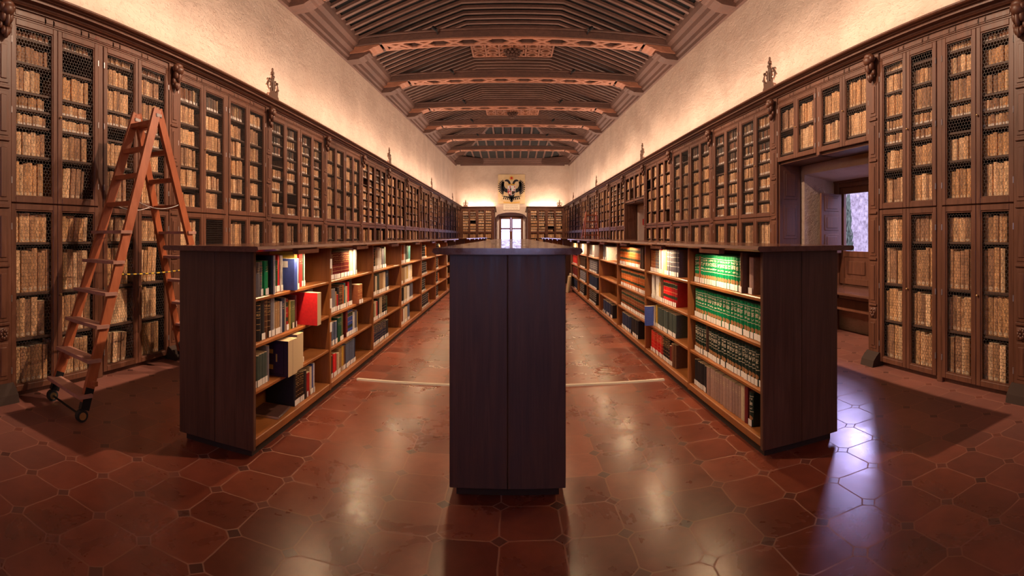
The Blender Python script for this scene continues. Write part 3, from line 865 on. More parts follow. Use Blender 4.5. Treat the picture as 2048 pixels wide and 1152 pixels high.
# place the old books: the three hundred largest as things, the others as one mass
OLD.sort(key=lambda d: -d['area'])
pile = Pile(['v', 'l'], [M['vellum'], M['vellum_lab'], M['paper']])
UN = {0: 'nearest', 1: 'second', 2: 'third', 3: 'fourth'}
for n, d in enumerate(OLD):
    if n < 300:
        o = bpy.data.objects.new('parchment_book', TPL[d['st']][0]); col.objects.link(o)
        o.matrix_world = d['m']; o.color = (*d['tint'], 1)
        un = UN.get(d['unit'], ORD[d['unit']])
        noun = 'vellum book' if d['st'] == 'v' else 'small book'
        tag(o, '%s %s, %s from left, %s shelf from top, %s column, %s %s cabinet' % (d['tone'], noun, ORD[d['k']], ORD[d['shelf']], ORD[d['col']], un, d['side']),
            'book', 'old books in the wall cabinets')
    else:
        pile.add(d['st'], d['m'], d['tint'])
o = pile.build('parchment_books')
tag(o, 'rows of brown vellum-bound old books filling the farther wall cabinets', 'books', None, 'stuff')

# carved finials standing on the cornices
def finial_mb():
    b = MB(); T = .045
    b.prism([(-.15, 0), (.15, 0), (.145, .07), (.12, .10), (.13, .15), (.10, .17), (.06, .13), (0, .16), (-.06, .13), (-.10, .17), (-.13, .15), (-.12, .10), (-.145, .07)], -T/2, T/2, 'y')
    for s in (-1, 1):
        P = []
        for k in range(18):
            a = -pi*.55+k/17*pi*1.75; r = .075-.045*k/17
            P.append((s*(.095+r*cos(a)*.8), 0, .215+r*sin(a)))
        b.tube(P, [.020-.009*k/17 for k in range(18)], 8)
        b.tube([(s*.05, 0, .14), (s*.035, 0, .22), (s*.05, 0, .29), (s*.085, 0, .31), (s*.095, 0, .285)], [.016, .015, .014, .012, .010], 8)
        b.tube([(s*.03, 0, .27), (s*.02, 0, .34), (s*.045, 0, .375), (s*.06, 0, .36)], [.015, .013, .011, .008], 8)
        b.ball((s*.135, 0, .285), (.022, .02, .022), 8, 6); b.ball((s*.165, 0, .20), (.018, .018, .02), 8, 6)
    b.tube([(0, 0, .14), (0, 0, .28), (0, 0, .40)], [.026, .018, .014], 8)
    b.ball((0, 0, .34), (.032, .026, .028), 8, 6); b.ball((0, 0, .405), (.034, .026, .034), 8, 6); b.ball((0, 0, .455), (.016, .016, .03), 8, 6)
    return b
M['finial'] = wood('carved_finial_wood', (.075, .032, .016), (.14, .06, .03), .6)
FM = finial_mb().mesh('finial', M['finial'])
fin = [(-1, 6.09), (-1, 12.6), (-1, 19.4), (-1, 26.3), (1, 5.61), (1, 11.93), (1, 18.71), (1, 25.9)]
for i, (s, y) in enumerate(fin):
    o = put('finial', FM, None, (s*(WF-.08), y, 3.105), (0, 0, pi/2)); o.scale = (1, 1, .95)
    tag(o, 'carved openwork wooden finial on the %s cornice, %s from the camera' % ('left' if s < 0 else 'right', ORD[i % 4]), 'finial', 'carved finials on the cornices')
for s, x in ((-1, -2.95), (1, 2.95)):
    o = put('finial', FM, None, (x, 31.33, 3.105)); o.scale = (1, 1, .95)
    tag(o, 'carved openwork finial at the %s corner of the far wall cornice' % ('left' if s < 0 else 'right'), 'finial', 'carved finials on the cornices')

# ================================================================== low double bookcases
ZS_ = [.105, .37, .635, .90]; ZTOP = 1.165
LUP = [2.43, 3.65, 4.86, 6.14, 7.56, 9.0, 10.5, 12.1]
RUP = [2.46, 3.68, 4.97, 6.35, 7.71, 9.0, 10.28, 11.5]
LAMP_P = 5.2
def bookcase(name_label, rz, face_x, width, ups, top_label, lamps_front=True, lamps_back=True, front_lamp_p=LAMP_P, back_lamp_f=1.0):
    """ups: world y of uprights, near to far. face_x: world x of the face on the viewer's side"""
    s = 1 if rz > 0 else -1                            # left bookcase: local x -> +Y ; right: local x -> -Y
    L = ups[-1]-ups[0]
    org = (face_x, ups[0] if s > 0 else ups[-1], 0)
    root = tag(empty('low_bookcase', org, rz), name_label, 'bookcase', 'low double-sided bookcases')
    lx = [u-ups[0] for u in ups] if s > 0 else [ups[-1]-u for u in ups][::-1]
    near_x = 0 if s > 0 else L
    def endp(x0, x1):
        b = MB(); b.box(x0, x1, 0, width*.5-.001, .045, ZTOP, c=.003); b.box(x0, x1, width*.5+.001, width, .045, ZTOP, c=.003)
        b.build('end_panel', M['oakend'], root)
    endp(0, .03); endp(L-.03, L)
    b = MB(); b.box(.035, L-.035, .03, width-.03, 0, .05, mi=0); b.build('plinth', M['plinth'], root)
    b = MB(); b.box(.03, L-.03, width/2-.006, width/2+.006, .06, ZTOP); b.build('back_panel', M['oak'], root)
    for x in lx[1:-1]:
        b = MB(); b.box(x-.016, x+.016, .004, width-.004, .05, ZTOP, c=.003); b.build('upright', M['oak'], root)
    for i in range(len(lx)-1):
        xa = lx[i]+(.03 if i == 0 else .016); xb = lx[i+1]-(.03 if i == len(lx)-2 else .016)
        for j, z in enumerate(ZS_):
            th = .05 if j == 0 else .024
            for (y0, y1) in ((.012, width/2-.006), (width/2+.006, width-.012)):
                if j == 0: y0, y1 = (y0-.008, y1) if y0 < width/2-.1 else (y0, y1+.008)
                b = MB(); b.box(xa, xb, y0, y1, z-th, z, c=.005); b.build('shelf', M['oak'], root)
        xm = (xa+xb)/2
        for on, yy in ((lamps_front, -.053), (lamps_back, width+.053)):
            if not on: continue
            b = MB(); b.box(xm-.17, xm+.17, yy-.017, yy+.017, ZTOP-.004, ZTOP)
            for e in (-1, 1): b.box(xm-.17, xm+.17, yy+e*.017-.002, yy+e*.017+.002, ZTOP-.026, ZTOP)
            for e in (-1, 1): b.box(xm+e*.17-.002, xm+e*.17+.002, yy-.019, yy+.019, ZTOP-.026, ZTOP)
            lo = b.build('lamp_housing', M['oaktop'], root)
            b = MB(); b.cyl((xm-.15, yy, ZTOP-.012), (xm+.15, yy, ZTOP-.012), .006, 8); b.build('lamp_tube', M['lamp'], lo)
            wpt = Matrix.Translation(org) @ Matrix.Rotation(rz, 4, 'Z') @ Vector((xm, yy, ZTOP-.027))
            tilt = R(0)*(1 if yy < 0 else -1)
            l = area('shelf_lamp_light', wpt, (0, 0, 0), .32, .02, front_lamp_p*(1 if yy < 0 else back_lamp_f), WARM, spread=R(172))
            l.rotation_euler = (Matrix.Rotation(rz, 4, 'Z') @ Matrix.Rotation(tilt, 4, 'X')).to_euler()
    # the counter on top is one long board of its own
    b = MB(); ov = .072; x0, x1 = -.075, L+.03
    if s < 0: x0, x1 = -.03, L+.075
    z0, z1 = ZTOP+.001, ZTOP+.031
    P = [(-ov+.014, z0), (width+ov-.014, z0), (width+ov, z0+.012), (width+ov-.004, z1-.003), (width+ov-.012, z1), (-ov+.012, z1), (-ov+.004, z1-.003), (-ov, z0+.012)]
    b.prism(P, x0, x1, 'x')
    t_ = tag(b.build('countertop', M['oaktop'], None, False, org, (0, 0, rz)), top_label, 'countertop', 'polished tops of the low bookcases')
    return root
LX, RX, BW = -1.385, 1.345, .525
bookcase('long low wooden bookcase with lit shelves of mixed books, left of the aisles', pi/2, LX, BW, LUP, 'long polished wooden top of the left low bookcase', back_lamp_f=.35)
bookcase('long low wooden bookcase with lit shelves of green volumes, right side', -pi/2, RX, BW, RUP, 'long polished wooden top of the right low bookcase', back_lamp_f=.35)
CUP = [2.38, 3.74, 5.1, 6.46, 7.82, 9.18, 10.62]
bookcase('low bookcase in the middle of the floor with its plain end facing front', -pi/2, -.302, .557, CUP, 'polished wooden top of the middle bookcase mirroring the far window')
bookcase('farther low bookcase standing beyond the left one, near the far window', pi/2, LX, BW, [14.4+1.95*i for i in range(7)], 'pale shining top of the farther bookcase on the left', back_lamp_f=.35, front_lamp_p=LAMP_P*.6)
bookcase('farther low bookcase standing beyond the right one, near the far window', -pi/2, RX, BW, [13.3+1.75*i for i in range(6)], 'pale shining top of the farther bookcase on the right', back_lamp_f=.35, front_lamp_p=LAMP_P*.6)
# shelf-mark cards on the uprights of the left bookcase
lb = [o for o in bpy.data.objects if o.name == 'low_bookcase'][0]
for yv, z in ((3.65, 1.0), (3.65, .69), (3.65, .505)):
    b = MB(); b.box(yv-LUP[0]-.018, yv-LUP[0]+.018, .0, .003, z-.0, z+.075); o = b.build('shelf_card', M['label'], lb); o['label'] = 'white shelf-mark card'

# ------------------------------------------------------------------ modern books
C = dict(cream=('cream', (.62, .50, .33)), white=('white', (.74, .70, .64)), black=('black', (.018, .018, .022)), navy=('navy', (.022, .035, .085)), blue=('blue', (.045, .08, .34)),
         grey=('grey', (.22, .20, .215)), slate=('slate grey', (.13, .125, .16)), green=('green', (.0, .20, .075)), bgreen=('bright green', (.005, .27, .09)), dgreen=('dark green', (.012, .085, .045)), kgreen=('blackish green', (.012, .035, .028)),
         olive=('olive', (.14, .15, .055)), red=('red', (.46, .022, .02)), bred=('bright red', (.72, .018, .022)), maroon=('maroon', (.17, .022, .022)), brown=('brown', (.14, .06, .03)), rust=('rust', (.28, .085, .035)),
         tan=('tan', (.38, .22, .10)), yellow=('yellow', (.66, .42, .07)), orange=('orange', (.56, .14, .03)), teal=('teal', (.03, .13, .13)), pink=('pinkish beige', (.42, .27, .22)), purple=('dark purple', (.035, .012, .04)), gg=('grey green', (.075, .10, .085)), dbrown=('dark brown', (.05, .024, .016)), bluegrey=('blue grey', (.11, .14, .22)))
rm = random.Random(5)
LABEL_ME = {}
mpile = Pile(['p', 't', 'g', 'w', 'b', 'r'], [M['c_plain'], M['c_titled'], M['c_gilt'], M['c_law'], M['c_bands'], M['c_grid'], M['paper'], M['label']])
NOUN = {'w': 'law volume', 'g': 'gilt leather volume', 'b': 'banded periodical', 'r': 'ruled periodical', 'p': 'plain book', 't': 'titled book'}
KIND = {'w': 'law_volume', 'g': 'leather_volume', 'b': 'bound_periodical', 'r': 'bound_periodical', 'p': 'library_book', 't': 'titled_book'}
SHN = ['bottom', 'third', 'second', 'top']; BAYN = ['nearest', 'second', 'third', 'fourth', 'fifth', 'sixth', 'seventh']
LBL = MB(); LBL.box(.05, .95, -.035, .05, 0, 1); LBLM = LBL.mesh('spine_label', M['label'])
counts = {}
def row(side, bay, shelf, runs, individual=True, start=.012, lab=.75):
    """runs in image order, left to right: (n, colour, style, thickness, height[, extras]); ('gap', w)"""
    ups = LUP if side == 'left' else RUP
    ya, yb = ups[bay]+.024, ups[bay+1]-.024
    if side == 'left': org, rz, width = (LX, ya, 0), pi/2, yb-ya
    else: org, rz, width = (RX, yb, 0), -pi/2, yb-ya
    mw = Matrix.Translation(org) @ Matrix.Rotation(rz, 4, 'Z')
    x = start; k = 0; z = ZS_[shelf]+.0005
    for rn in runs:
        if rn[0] == 'gap': x += rn[1]; continue
        n, cname, st, th, h = rn[:5]; ex = rn[5] if len(rn) > 5 else {}
        for q in range(n):
            t_ = th*rm.uniform(.88, 1.12) if n > 1 else th
            if x+t_ > width-.004: break
            hh = h*(rm.uniform(.985, 1.015) if n > 2 else 1)
            cn, rgb = C[cname]; v = rm.uniform(.85, 1.15)
            out = ex.get('out', 0) ; dd = .035-out+rm.uniform(-.004, .004)
            depth = ex.get('depth', .17)
            m = Matrix.Translation((x, dd, z))
            if ex.get('lean'): m = m @ Matrix.Rotation(R(ex['lean']), 4, 'Y')
            if ex.get('flip'): m = m @ Matrix.Translation((t_, depth, 0)) @ Matrix.Rotation(pi, 4, 'Z')
            m = m @ Matrix.Diagonal((t_-.0015, depth, hh, 1)); m = mw @ m
            haslab = (rm.random() < lab) if 'lab' not in ex else ex['lab']
            tint = tuple(min(.95, c*v) for c in rgb)
            if individual:
                o = bpy.data.objects.new(KIND[st], TPL[st][0]); col.objects.link(o); o.matrix_world = m; o.color = (*tint, 1)
                tag(o, '%s %s, %s from left, %s shelf, %s bay, %s bookcase' % (cn, ex.get('noun', NOUN[st]), ORD[k], SHN[shelf], BAYN[bay], side), 'book', 'books on the low bookcases')
                counts[KIND[st]] = counts.get(KIND[st], 0)+1
                if haslab and not ex.get('flip'):
                    l = bpy.data.objects.new('spine_label', LBLM); col.objects.link(l); l.parent = o
                    l.location = (0, 0, .012); l.scale = (1, .06, .038/hh)
            else:
                mpile.add(st, m, tint, (.02, .16) if haslab else None)
            x += t_+ex.get('sp', .0); k += 1
# left bookcase, nearest bay
row('left', 0, 3, [(1, 'cream', 'p', .02, .20), (1, 'brown', 'p', .018, .19), (1, 'slate', 't', .055, .20, dict(out=.012)), (1, 'grey', 'g', .03, .20, dict(out=.014)), (1, 'bgreen', 't', .018, .205), (1, 'bgreen', 't', .045, .205, dict(out=.012)),
    (2, 'olive', 'p', .014, .18), (1, 'black', 'p', .012, .235, dict(out=.03, depth=.2, noun='spiral binder', lab=False)), (1, 'white', 'r', .022, .235, dict(out=.03, depth=.2, lab=False, noun='spiral pad')), ('gap', .05),
    (1, 'yellow', 'p', .018, .205), (1, 'dgreen', 't', .025, .20), (1, 'bred', 'p', .03, .235, dict(depth=.2)), (2, 'white', 'p', .015, .23), ('gap', .07), (1, 'blue', 'p', .05, .205, dict(out=.055, depth=.20, noun='pulled-out book', lab=False)),
    (1, 'white', 'p', .015, .205, dict(out=.05)), (1, 'navy', 'p', .015, .205, dict(out=.05)), ('gap', .05), (1, 'yellow', 'p', .045, .245, dict(out=.0, depth=.2)), ('gap', .03), (2, 'red', 't', .022, .235), (1, 'dgreen', 'p', .02, .23), (1, 'white', 'p', .012, .225), (1, 'orange', 'p', .02, .235)])
row('left', 0, 2, [(1, 'cream', 'p', .025, .215), (1, 'dbrown', 'g', .05, .22), (1, 'black', 'g', .045, .225), (1, 'black', 'p', .05, .235), (1, 'brown', 'g', .04, .235), (1, 'dbrown', 'g', .035, .23), (1, 'grey', 'p', .045, .235), (1, 'white', 'p', .014, .23),
    (2, 'tan', 't', .04, .205), (1, 'white', 'p', .02, .20), (1, 'navy', 't', .05, .22), (1, 'cream', 'p', .016, .215), (1, 'red', 'b', .04, .205), (1, 'yellow', 'p', .018, .195), (3, 'olive', 't', .03, .185), (1, 'maroon', 'p', .014, .215), ('gap', .09),
    (1, 'bred', 'p', .07, .225, dict(out=.11, depth=.23, flip=True, noun='pulled-out book')), ('gap', .05), (2, 'grey', 'p', .04, .235)])
row('left', 0, 1, [(6, 'gg', 'p', .032, .185, dict(sp=.001, lab=True)), (1, 'grey', 'p', .03, .215, dict(depth=.21, lab=False)), ('gap', .10), (2, 'purple', 'g', .062, .225, dict(out=.07, depth=.24, flip=True, noun='ornate volume')), ('gap', .035),
    (2, 'pink', 'p', .05, .235, dict(out=.05, depth=.23, flip=True, noun='thick volume')), ('gap', .02), (1, 'tan', 'p', .035, .20), (1, 'rust', 'p', .03, .20), (1, 'teal', 'p', .04, .225)])
row('left', 0, 0, [('gap', .58), (1, 'black', 'p', .03, .215, dict(out=.0, depth=.212)), (4, 'dbrown', 'g', .034, .205, dict(out=.0, depth=.212, lab=True)), (1, 'black', 'p', .05, .20), (2, 'red', 'p', .03, .17), (1, 'cream', 'p', .04, .20, dict(lab=True)), (1, 'blue', 'p', .02, .215, dict(lab=True)), (1, 'white', 'p', .022, .215)])
# gilt ornaments on the near cover of the ornate dark volume
ob_ = [q for q in bpy.data.objects if 'ornate volume, ninth' in q.get('label', '') or ('ornate volume' in q.get('label', '') and 'left bookcase' in q['label'])]
if ob_:
    for y0, y1, z0, z1 in ((.42, .56, .62, .74), (.42, .56, .18, .31), (.30, .34, .40, .62), (.64, .68, .40, .62)):
        b = MB(); b.box(.99, 1.012, y0, y1, z0, z1); b.build('cover_ornament', M['gold'], ob_[0])
    b = MB()
    for (y0, y1, z0, z1) in ((.12, .88, .06, .075), (.12, .88, .925, .94), (.12, .135, .075, .925), (.865, .88, .075, .925)): b.box(.99, 1.008, y0, y1, z0, z1)
    b.build('cover_border', M['c_plain'], ob_[0])
# a thin folder lying flat on the empty bottom shelf
o = bpy.data.objects.new('folder', TPL['p'][0]); col.objects.link(o)
o.matrix_world = Matrix.Translation((LX-.02, LUP[0]+.36, ZS_[0]+.001)) @ Matrix.Rotation(R(6), 4, 'Z') @ Matrix.Rotation(R(90), 4, 'Z') @ Matrix.Rotation(R(90), 4, 'Y') @ Matrix.Diagonal((.014, .2, .22, 1))
o.matrix_world = Matrix.Translation((0, 0, .014)) @ o.matrix_world
o.color = (.075, .03, .022, 1)
tag(o, 'dark brown folder lying flat on the bottom shelf, nearest bay, left bookcase', 'folder')
# white label on the blue book
bb = [q for q in bpy.data.objects if q.name.startswith('library_book') and 'blue pulled-out' in q.get('label', '') and 'left bookcase' in q['label']]
if bb:
    b = MB(); b.box(-.03, .0, .28, .46, .72, .92); b.build('cover_label', M['label'], bb[0])
# left bookcase, second to fourth bay
row('left', 1, 3, [(1, 'orange', 'p', .03, .23), (2, 'dbrown', 'g', .028, .215), (1, 'cream', 'p', .018, .205), (12, 'maroon', 'g', .036, .215, dict(lab=True)), (2, 'cream', 'p', .04, .235), ('gap', .04), (2, 'white', 'p', .025, .245), (2, 'slate', 'p', .02, .235)])
row('left', 1, 2, [(5, 'grey', 'p', .036, .19, dict(lab=True)), (1, 'tan', 'p', .025, .16), (1, 'red', 'p', .03, .135), (1, 'black', 'p', .035, .19), (2, 'brown', 'g', .04, .205, dict(lab=True)), (1, 'orange', 'p', .022, .20), (1, 'teal', 't', .045, .215, dict(lab=True)), (2, 'cream', 'p', .03, .18), ('gap', .03),
    (1, 'bred', 'p', .035, .215, dict(lab=True)), (2, 'dbrown', 'p', .035, .235, dict(lab=True)), ('gap', .05), (2, 'rust', 'g', .055, .175, dict(out=.05, lab=True))])
row('left', 1, 1, [(6, 'bluegrey', 'p', .036, .185, dict(lab=True)), (2, 'dgreen', 't', .045, .20), (1, 'olive', 'p', .04, .225, dict(depth=.2)), ('gap', .08), (1, 'maroon', 'p', .05, .235, dict(lab=True)), (3, 'blue', 'b', .045, .225, dict(lab=True)), (2, 'white', 'p', .03, .19), (2, 'slate', 'p', .03, .20), (1, 'yellow', 'p', .022, .18)])
row('left', 1, 0, [(2, 'olive', 'p', .02, .19), (2, 'dbrown', 'p', .035, .18), (1, 'bred', 'p', .055, .19, dict(lab=True)), (1, 'red', 'p', .03, .185), (2, 'cream', 'p', .03, .175), (2, 'tan', 't', .035, .20), (2, 'yellow', 'p', .022, .205), (2, 'brown', 'p', .03, .2), (6, 'bluegrey', 'p', .04, .215, dict(lab=True)), (1, 'navy', 'p', .035, .23)])
row('left', 2, 3, [(4, 'black', 'g', .036, .215, dict(lab=True)), (3, 'cream', 'g', .035, .205), (2, 'white', 'p', .05, .235), (2, 'white', 'p', .03, .225), ('gap', .03), (2, 'slate', 'p', .045, .215), (2, 'gg', 'p', .04, .235)])
row('left', 2, 2, [(4, 'dbrown', 'p', .036, .205, dict(lab=True)), (2, 'cream', 't', .04, .195), (2, 'gg', 'p', .04, .21), (4, 'tan', 'p', .045, .215, dict(lab=True)), (3, 'cream', 'p', .035, .22), (2, 'navy', 't', .045, .235), (1, 'black', 'p', .03, .22)])
row('left', 2, 1, [(2, 'yellow', 'p', .02, .16), (2, 'dgreen', 'p', .04, .185), (2, 'cream', 'p', .04, .2, dict(lab=True)), (1, 'red', 'p', .045, .19), (2, 'black', 'p', .045, .215), (3, 'cream', 'p', .036, .22), (4, 'black', 'g', .045, .215, dict(lab=True)), (1, 'dgreen', 'p', .05, .2)])
row('left', 2, 0, [(3, 'red', 'p', .036, .185), (10, 'navy', 'g', .05, .20, dict(lab=True)), (2, 'black', 'p', .045, .19)])
row('left', 3, 3, [(2, 'cream', 'p', .04, .235), (2, 'slate', 'p', .035, .22), (3, 'orange', 'p', .04, .235), (2, 'white', 'p', .045, .24), (4, 'gg', 'p', .045, .225), (3, 'teal', 'p', .045, .22)])
row('left', 3, 2, [(2, 'white', 'p', .035, .2), (4, 'tan', 'p', .06, .2), (3, 'cream', 'p', .04, .21), (2, 'yellow', 'p', .04, .21), (5, 'white', 'p', .035, .225), (3, 'cream', 'p', .04, .22)])
row('left', 3, 1, [(2, 'white', 'p', .04, .19), (4, 'black', 'p', .045, .21), (4, 'cream', 'p', .05, .215), (4, 'white', 'p', .05, .2), (5, 'slate', 'p', .04, .22)])
row('left', 3, 0, [(3, 'tan', 'p', .05, .19), (2, 'rust', 'p', .04, .2), (2, 'white', 'p', .04, .19), (4, 'cream', 'p', .045, .2), (4, 'bluegrey', 'p', .04, .22)])
for bay in (4, 5, 6):
    for sh in range(4):
        if bay == 6: runs = [(8, rm.choice(['tan', 'cream', 'brown']), 'p', .045, .2)]
        else: runs = [(rm.randint(9, 15), 'black', 'r', .05, .21, dict(lab=True)), (rm.randint(0, 3), 'orange', 'p', .04, .18)]
        row('left', bay, sh, runs, individual=False)
# right bookcase: image left is the far end
row('right', 0, 3, [('gap', .02), (3, 'green', 'w', .036, .215, dict(lab=True)), (1, 'rust', 'p', .016, .20, dict(lab=False)), (16, 'green', 'w', .044, .215, dict(lab=True)), ('gap', .02), (1, 'brown', 'p', .03, .25, dict(out=.02)), ('gap', .045), (1, 'pink', 'p', .055, .225, dict(depth=.2))])
row('right', 0, 2, [('gap', .02), (23, 'green', 'w', .046, .215, dict(lab=True))])
row('right', 0, 1, [('gap', .02), (5, 'kgreen', 'w', .042, .215, dict(lab=True)), (1, 'dbrown', 'p', .045, .225), (19, 'kgreen', 'w', .046, .215, dict(lab=True))])
row('right', 0, 0, [('gap', .015), (7, 'black', 'p', .036, .195, dict(lab=True)), (1, 'pink', 'p', .03, .20), (13, 'pink', 't', .042, .20, dict(lab=False)), (1, 'cream', 'p', .055, .215, dict(lab=False, noun='shield-marked book')), (1, 'maroon', 'p', .045, .225), ('gap', .01), (1, 'kgreen', 'w', .05, .205, dict(lab=True))])
row('right', 1, 3, [('gap', .05), (3, 'rust', 'g', .05, .215, dict(lab=True)), (3, 'slate', 'g', .05, .215, dict(lab=True)), (1, 'white', 'p', .03, .245), (2, 'bred', 'p', .022, .25), (1, 'white', 'p', .02, .22), (2, 'cream', 'p', .06, .235), (1, 'yellow', 'p', .016, .21), (8, 'slate', 'r', .04, .235, dict(lab=True))])
row('right', 1, 2, [('gap', .10), (2, 'white', 'p', .035, .235, dict(depth=.2)), ('gap', .09), (2, 'white', 'p', .045, .235, dict(depth=.2)), (1, 'yellow', 'p', .025, .175), (1, 'cream', 'p', .03, .18), (2, 'brown', 'p', .05, .225, dict(lab=True)), (5, 'bred', 'b', .046, .215, dict(lab=True)), (3, 'red', 'b', .046, .215, dict(lab=True))])
row('right', 1, 1, [('gap', .06), (1, 'maroon', 'p', .05, .18), ('gap', .03), (1, 'blue', 'p', .05, .19, dict(out=.09, depth=.22, lab=False, noun='pulled-out book')), (1, 'white', 'p', .014, .2), ('gap', .03), (2, 'yellow', 'p', .03, .215), (12, 'gg', 'p', .046, .2, dict(lab=True))])
row('right', 1, 0, [('gap', .08), (6, 'bred', 'g', .055, .205, dict(lab=True)), (1, 'red', 'g', .055, .205, dict(lab=True)), (4, 'black', 'g', .05, .215, dict(lab=True)), (1, 'maroon', 'p', .05, .17), (1, 'rust', 'p', .035, .20), (2, 'brown', 'p', .05, .2)])
row('right', 2, 3, [(16, 'orange', 'b', .062, .215, dict(lab=True)), ('gap', .02), (2, 'dbrown', 'p', .07, .235)])
row('right', 2, 2, [('gap', .06), (20, 'orange', 'b', .06, .21, dict(lab=True))])
row('right', 2, 1, [('gap', .05), (22, 'rust', 'b', .058, .2, dict(lab=True))])
row('right', 2, 0, [('gap', .1), (9, 'navy', 'p', .05, .19, dict(lab=True)), ('gap', .05), (6, 'black', 'p', .05, .2)])
row('right', 3, 3, [('gap', .1), (2, 'slate', 'p', .06, .22), ('gap', .05), (2, 'grey', 'p', .06, .2), (1, 'white', 'p', .06, .19)])
row('right', 3, 0, [('gap', .15), (10, 'navy', 'p', .055, .19), (3, 'black', 'p', .05, .18)])
for bay in (4, 5, 6):
    for sh in range(4):
        cn = {4: ['black', 'navy', 'slate', 'grey'], 5: ['black', 'slate', 'dbrown', 'white'], 6: ['navy', 'maroon', 'red', 'cream']}[bay][sh]
        row('right', bay, sh, [('gap', .06), (rm.randint(10, 17), cn, 'r' if cn in ('slate', 'black') else 'p', .05, .2, dict(lab=True))], individual=False)
# books of the two farther bookcases (their end bays are just seen)
tag(mpile.build('library_books'), 'rows of small books in the farthest bays of the low bookcases', 'books', None, 'stuff')
# white carrier bag slumped on the top shelf of the fourth right bay
b = MB()
for k in range(7): b.ball((RX+.13+.01*sin(k*2.1), 6.60+.022*k, ZS_[3]+.082+.010*cos(k*1.7)), (.065, .04, .052+.006*(k % 3)), 10, 7)
tag(b.build('carrier_bag', M['white'], None, True), 'crumpled white bag on the top shelf, fourth bay, right bookcase', 'bag')
# two tall pale folios standing on the floor against the right bookcase
for i, (yy, h, t_, cc, w) in enumerate(((11.22, .41, .03, (.42, .34, .26), 'taller'), (11.05, .36, .035, (.55, .42, .25), 'shorter'))):
    o = bpy.data.objects.new('folio', TPL['p'][0]); col.objects.link(o)
    o.matrix_world = Matrix.Translation((RX-.09-.045*i, yy, .002)) @ Matrix.Rotation(R(8), 4, 'Y') @ Matrix.Rotation(R(0), 4, 'Z') @ Matrix.Diagonal((t_, .26, h, 1))
    o.color = (*cc, 1); tag(o, '%s pale folio leaning on the far end of the right bookcase' % w, 'book', 'folios on the floor')

# ================================================================== floor strips
for i, (y, x0, x1, h) in enumerate(((4.16, -1.335, -.31, .012), (4.16, .262, 1.30, .012))):
    b = MB(); b.prism([(y-.022, 0), (y+.022, 0), (y+.016, h), (y-.016, h)], x0, x1, 'x')
    tag(b.build('cable_cover', M['strip']), 'pale cable cover strip across the %s aisle floor' % ('left' if x1 < 0 else 'right'), 'cable cover', 'cable covers across the aisles')

# ================================================================== step ladders
def ladder(top, A, B, label, near=True, ztop=2.30, nst=9):
    """A, B: (left foot, right foot) of the two leaves on the floor; top: (left, right) ridge points"""
    root = tag(empty('step_ladder', ((A[0][0]+B[1][0])/2, (A[0][1]+B[1][1])/2, 0)), label, 'ladder', 'wooden double step ladders')
    org = Vector(root.location)
    tp = [Vector((*t, ztop))-org for t in top]
    for li, leaf in enumerate((A, B)):
        ft = [Vector((*f, .12))-org for f in leaf]
        off = Vector((0, (-.02 if li == 0 else .02), 0))
        for k in (0, 1):
            b = MB(); d = (tp[k]-ft[k]).normalized()
            b.beam(ft[k]+off, tp[k]+off+d*.04, .030, .072, up=(ft[1]-ft[0]).cross(d)); b.build('rail', M['ladder'], root)
        for j in range(nst+1):
            f = (j+.22)/(nst+.55)
            pl, pr = ft[0].lerp(tp[0], f), ft[1].lerp(tp[1], f)
            ax = (pr-pl).normalized(); b = MB()
            wide = j < nst-3
            if wide: pl, pr = pl-ax*.03, pr+ax*.03
            dpt = .105 if wide else .06
            sgn = -1 if li == 0 else 1
            c0 = Vector((0, sgn*(.03 if wide else 0), 0))
            b.beam(pl+c0+off, pr+c0+off, dpt, .024 if wide else .034); b.build('step', M['tread'] if wide else M['ladder'], root)
        # iron shoes, axle and wheels
        wh = []
        for k in (0, 1):
            b = MB(); d = (tp[k]-ft[k]).normalized(); g = Vector(ft[k]); g.z = .035
            b.beam(ft[k]+off-d*.045, ft[k]+off+d*.10, .036, .066, up=(ft[1]-ft[0]).cross(d)); b.build('iron_shoe', M['iron'], root)
            wc = Vector((ft[k].x, ft[k].y+(-.055 if li == 0 else .055), .042)); wh.append(wc)
            ax = (ft[1]-ft[0]).normalized()
            b = MB(); b.cyl(wc-ax*.018, wc+ax*.018, .042, 16); b.cyl(wc-ax*.02, wc+ax*.02, .018, 10); w = b.build('wheel', M['rubber'], root, False)
            b = MB(); b.tube([wc-ax*.0215, wc+ax*.0215], .026, 12); b.build('wheel_hub', M['brass'], w)
        b = MB(); b.cyl(wh[0], wh[1], .008, 8); b.build('axle', M['iron'], root)
        for q, l0, l1 in ((ft[0].lerp(tp[0], .10)+off, .05, .07), (ft[1].lerp(tp[1], .06)+off, .03, .06)):
            b = MB(); b.beam(q-Vector((l0, 0, 0)), q+Vector((l1, 0, 0)), .03, .03); b.build('handle_peg', M['ladder'], root)
    for k in (0, 1):
        b = MB(); b.box(tp[k].x-.022, tp[k].x+.022, tp[k].y-.035, tp[k].y+.035, tp[k].z-.03, tp[k].z+.0, c=.004); b.build('hinge', M['steel'], root)
    def between(k, f, sag, n=14):
        p, q = (Vector((*A[k], .12))-org).lerp(tp[k], f), (Vector((*B[k], .12))-org).lerp(tp[k], f)
        return [p.lerp(q, i/(n-1))-Vector((0, 0, sag*4*(i/(n-1))*(1-i/(n-1)))) for i in range(n)]
    if near:
        b = MB(); b.tube(between(1, .40, .015), .006, 6); b.build('warning_chain', M['cordy'], root)
        for k in (0, 1):
            b = MB(); b.tube(between(k, .66, .05), .004, 6); b.build('spreader_cord', M['steel'], root)
    return root
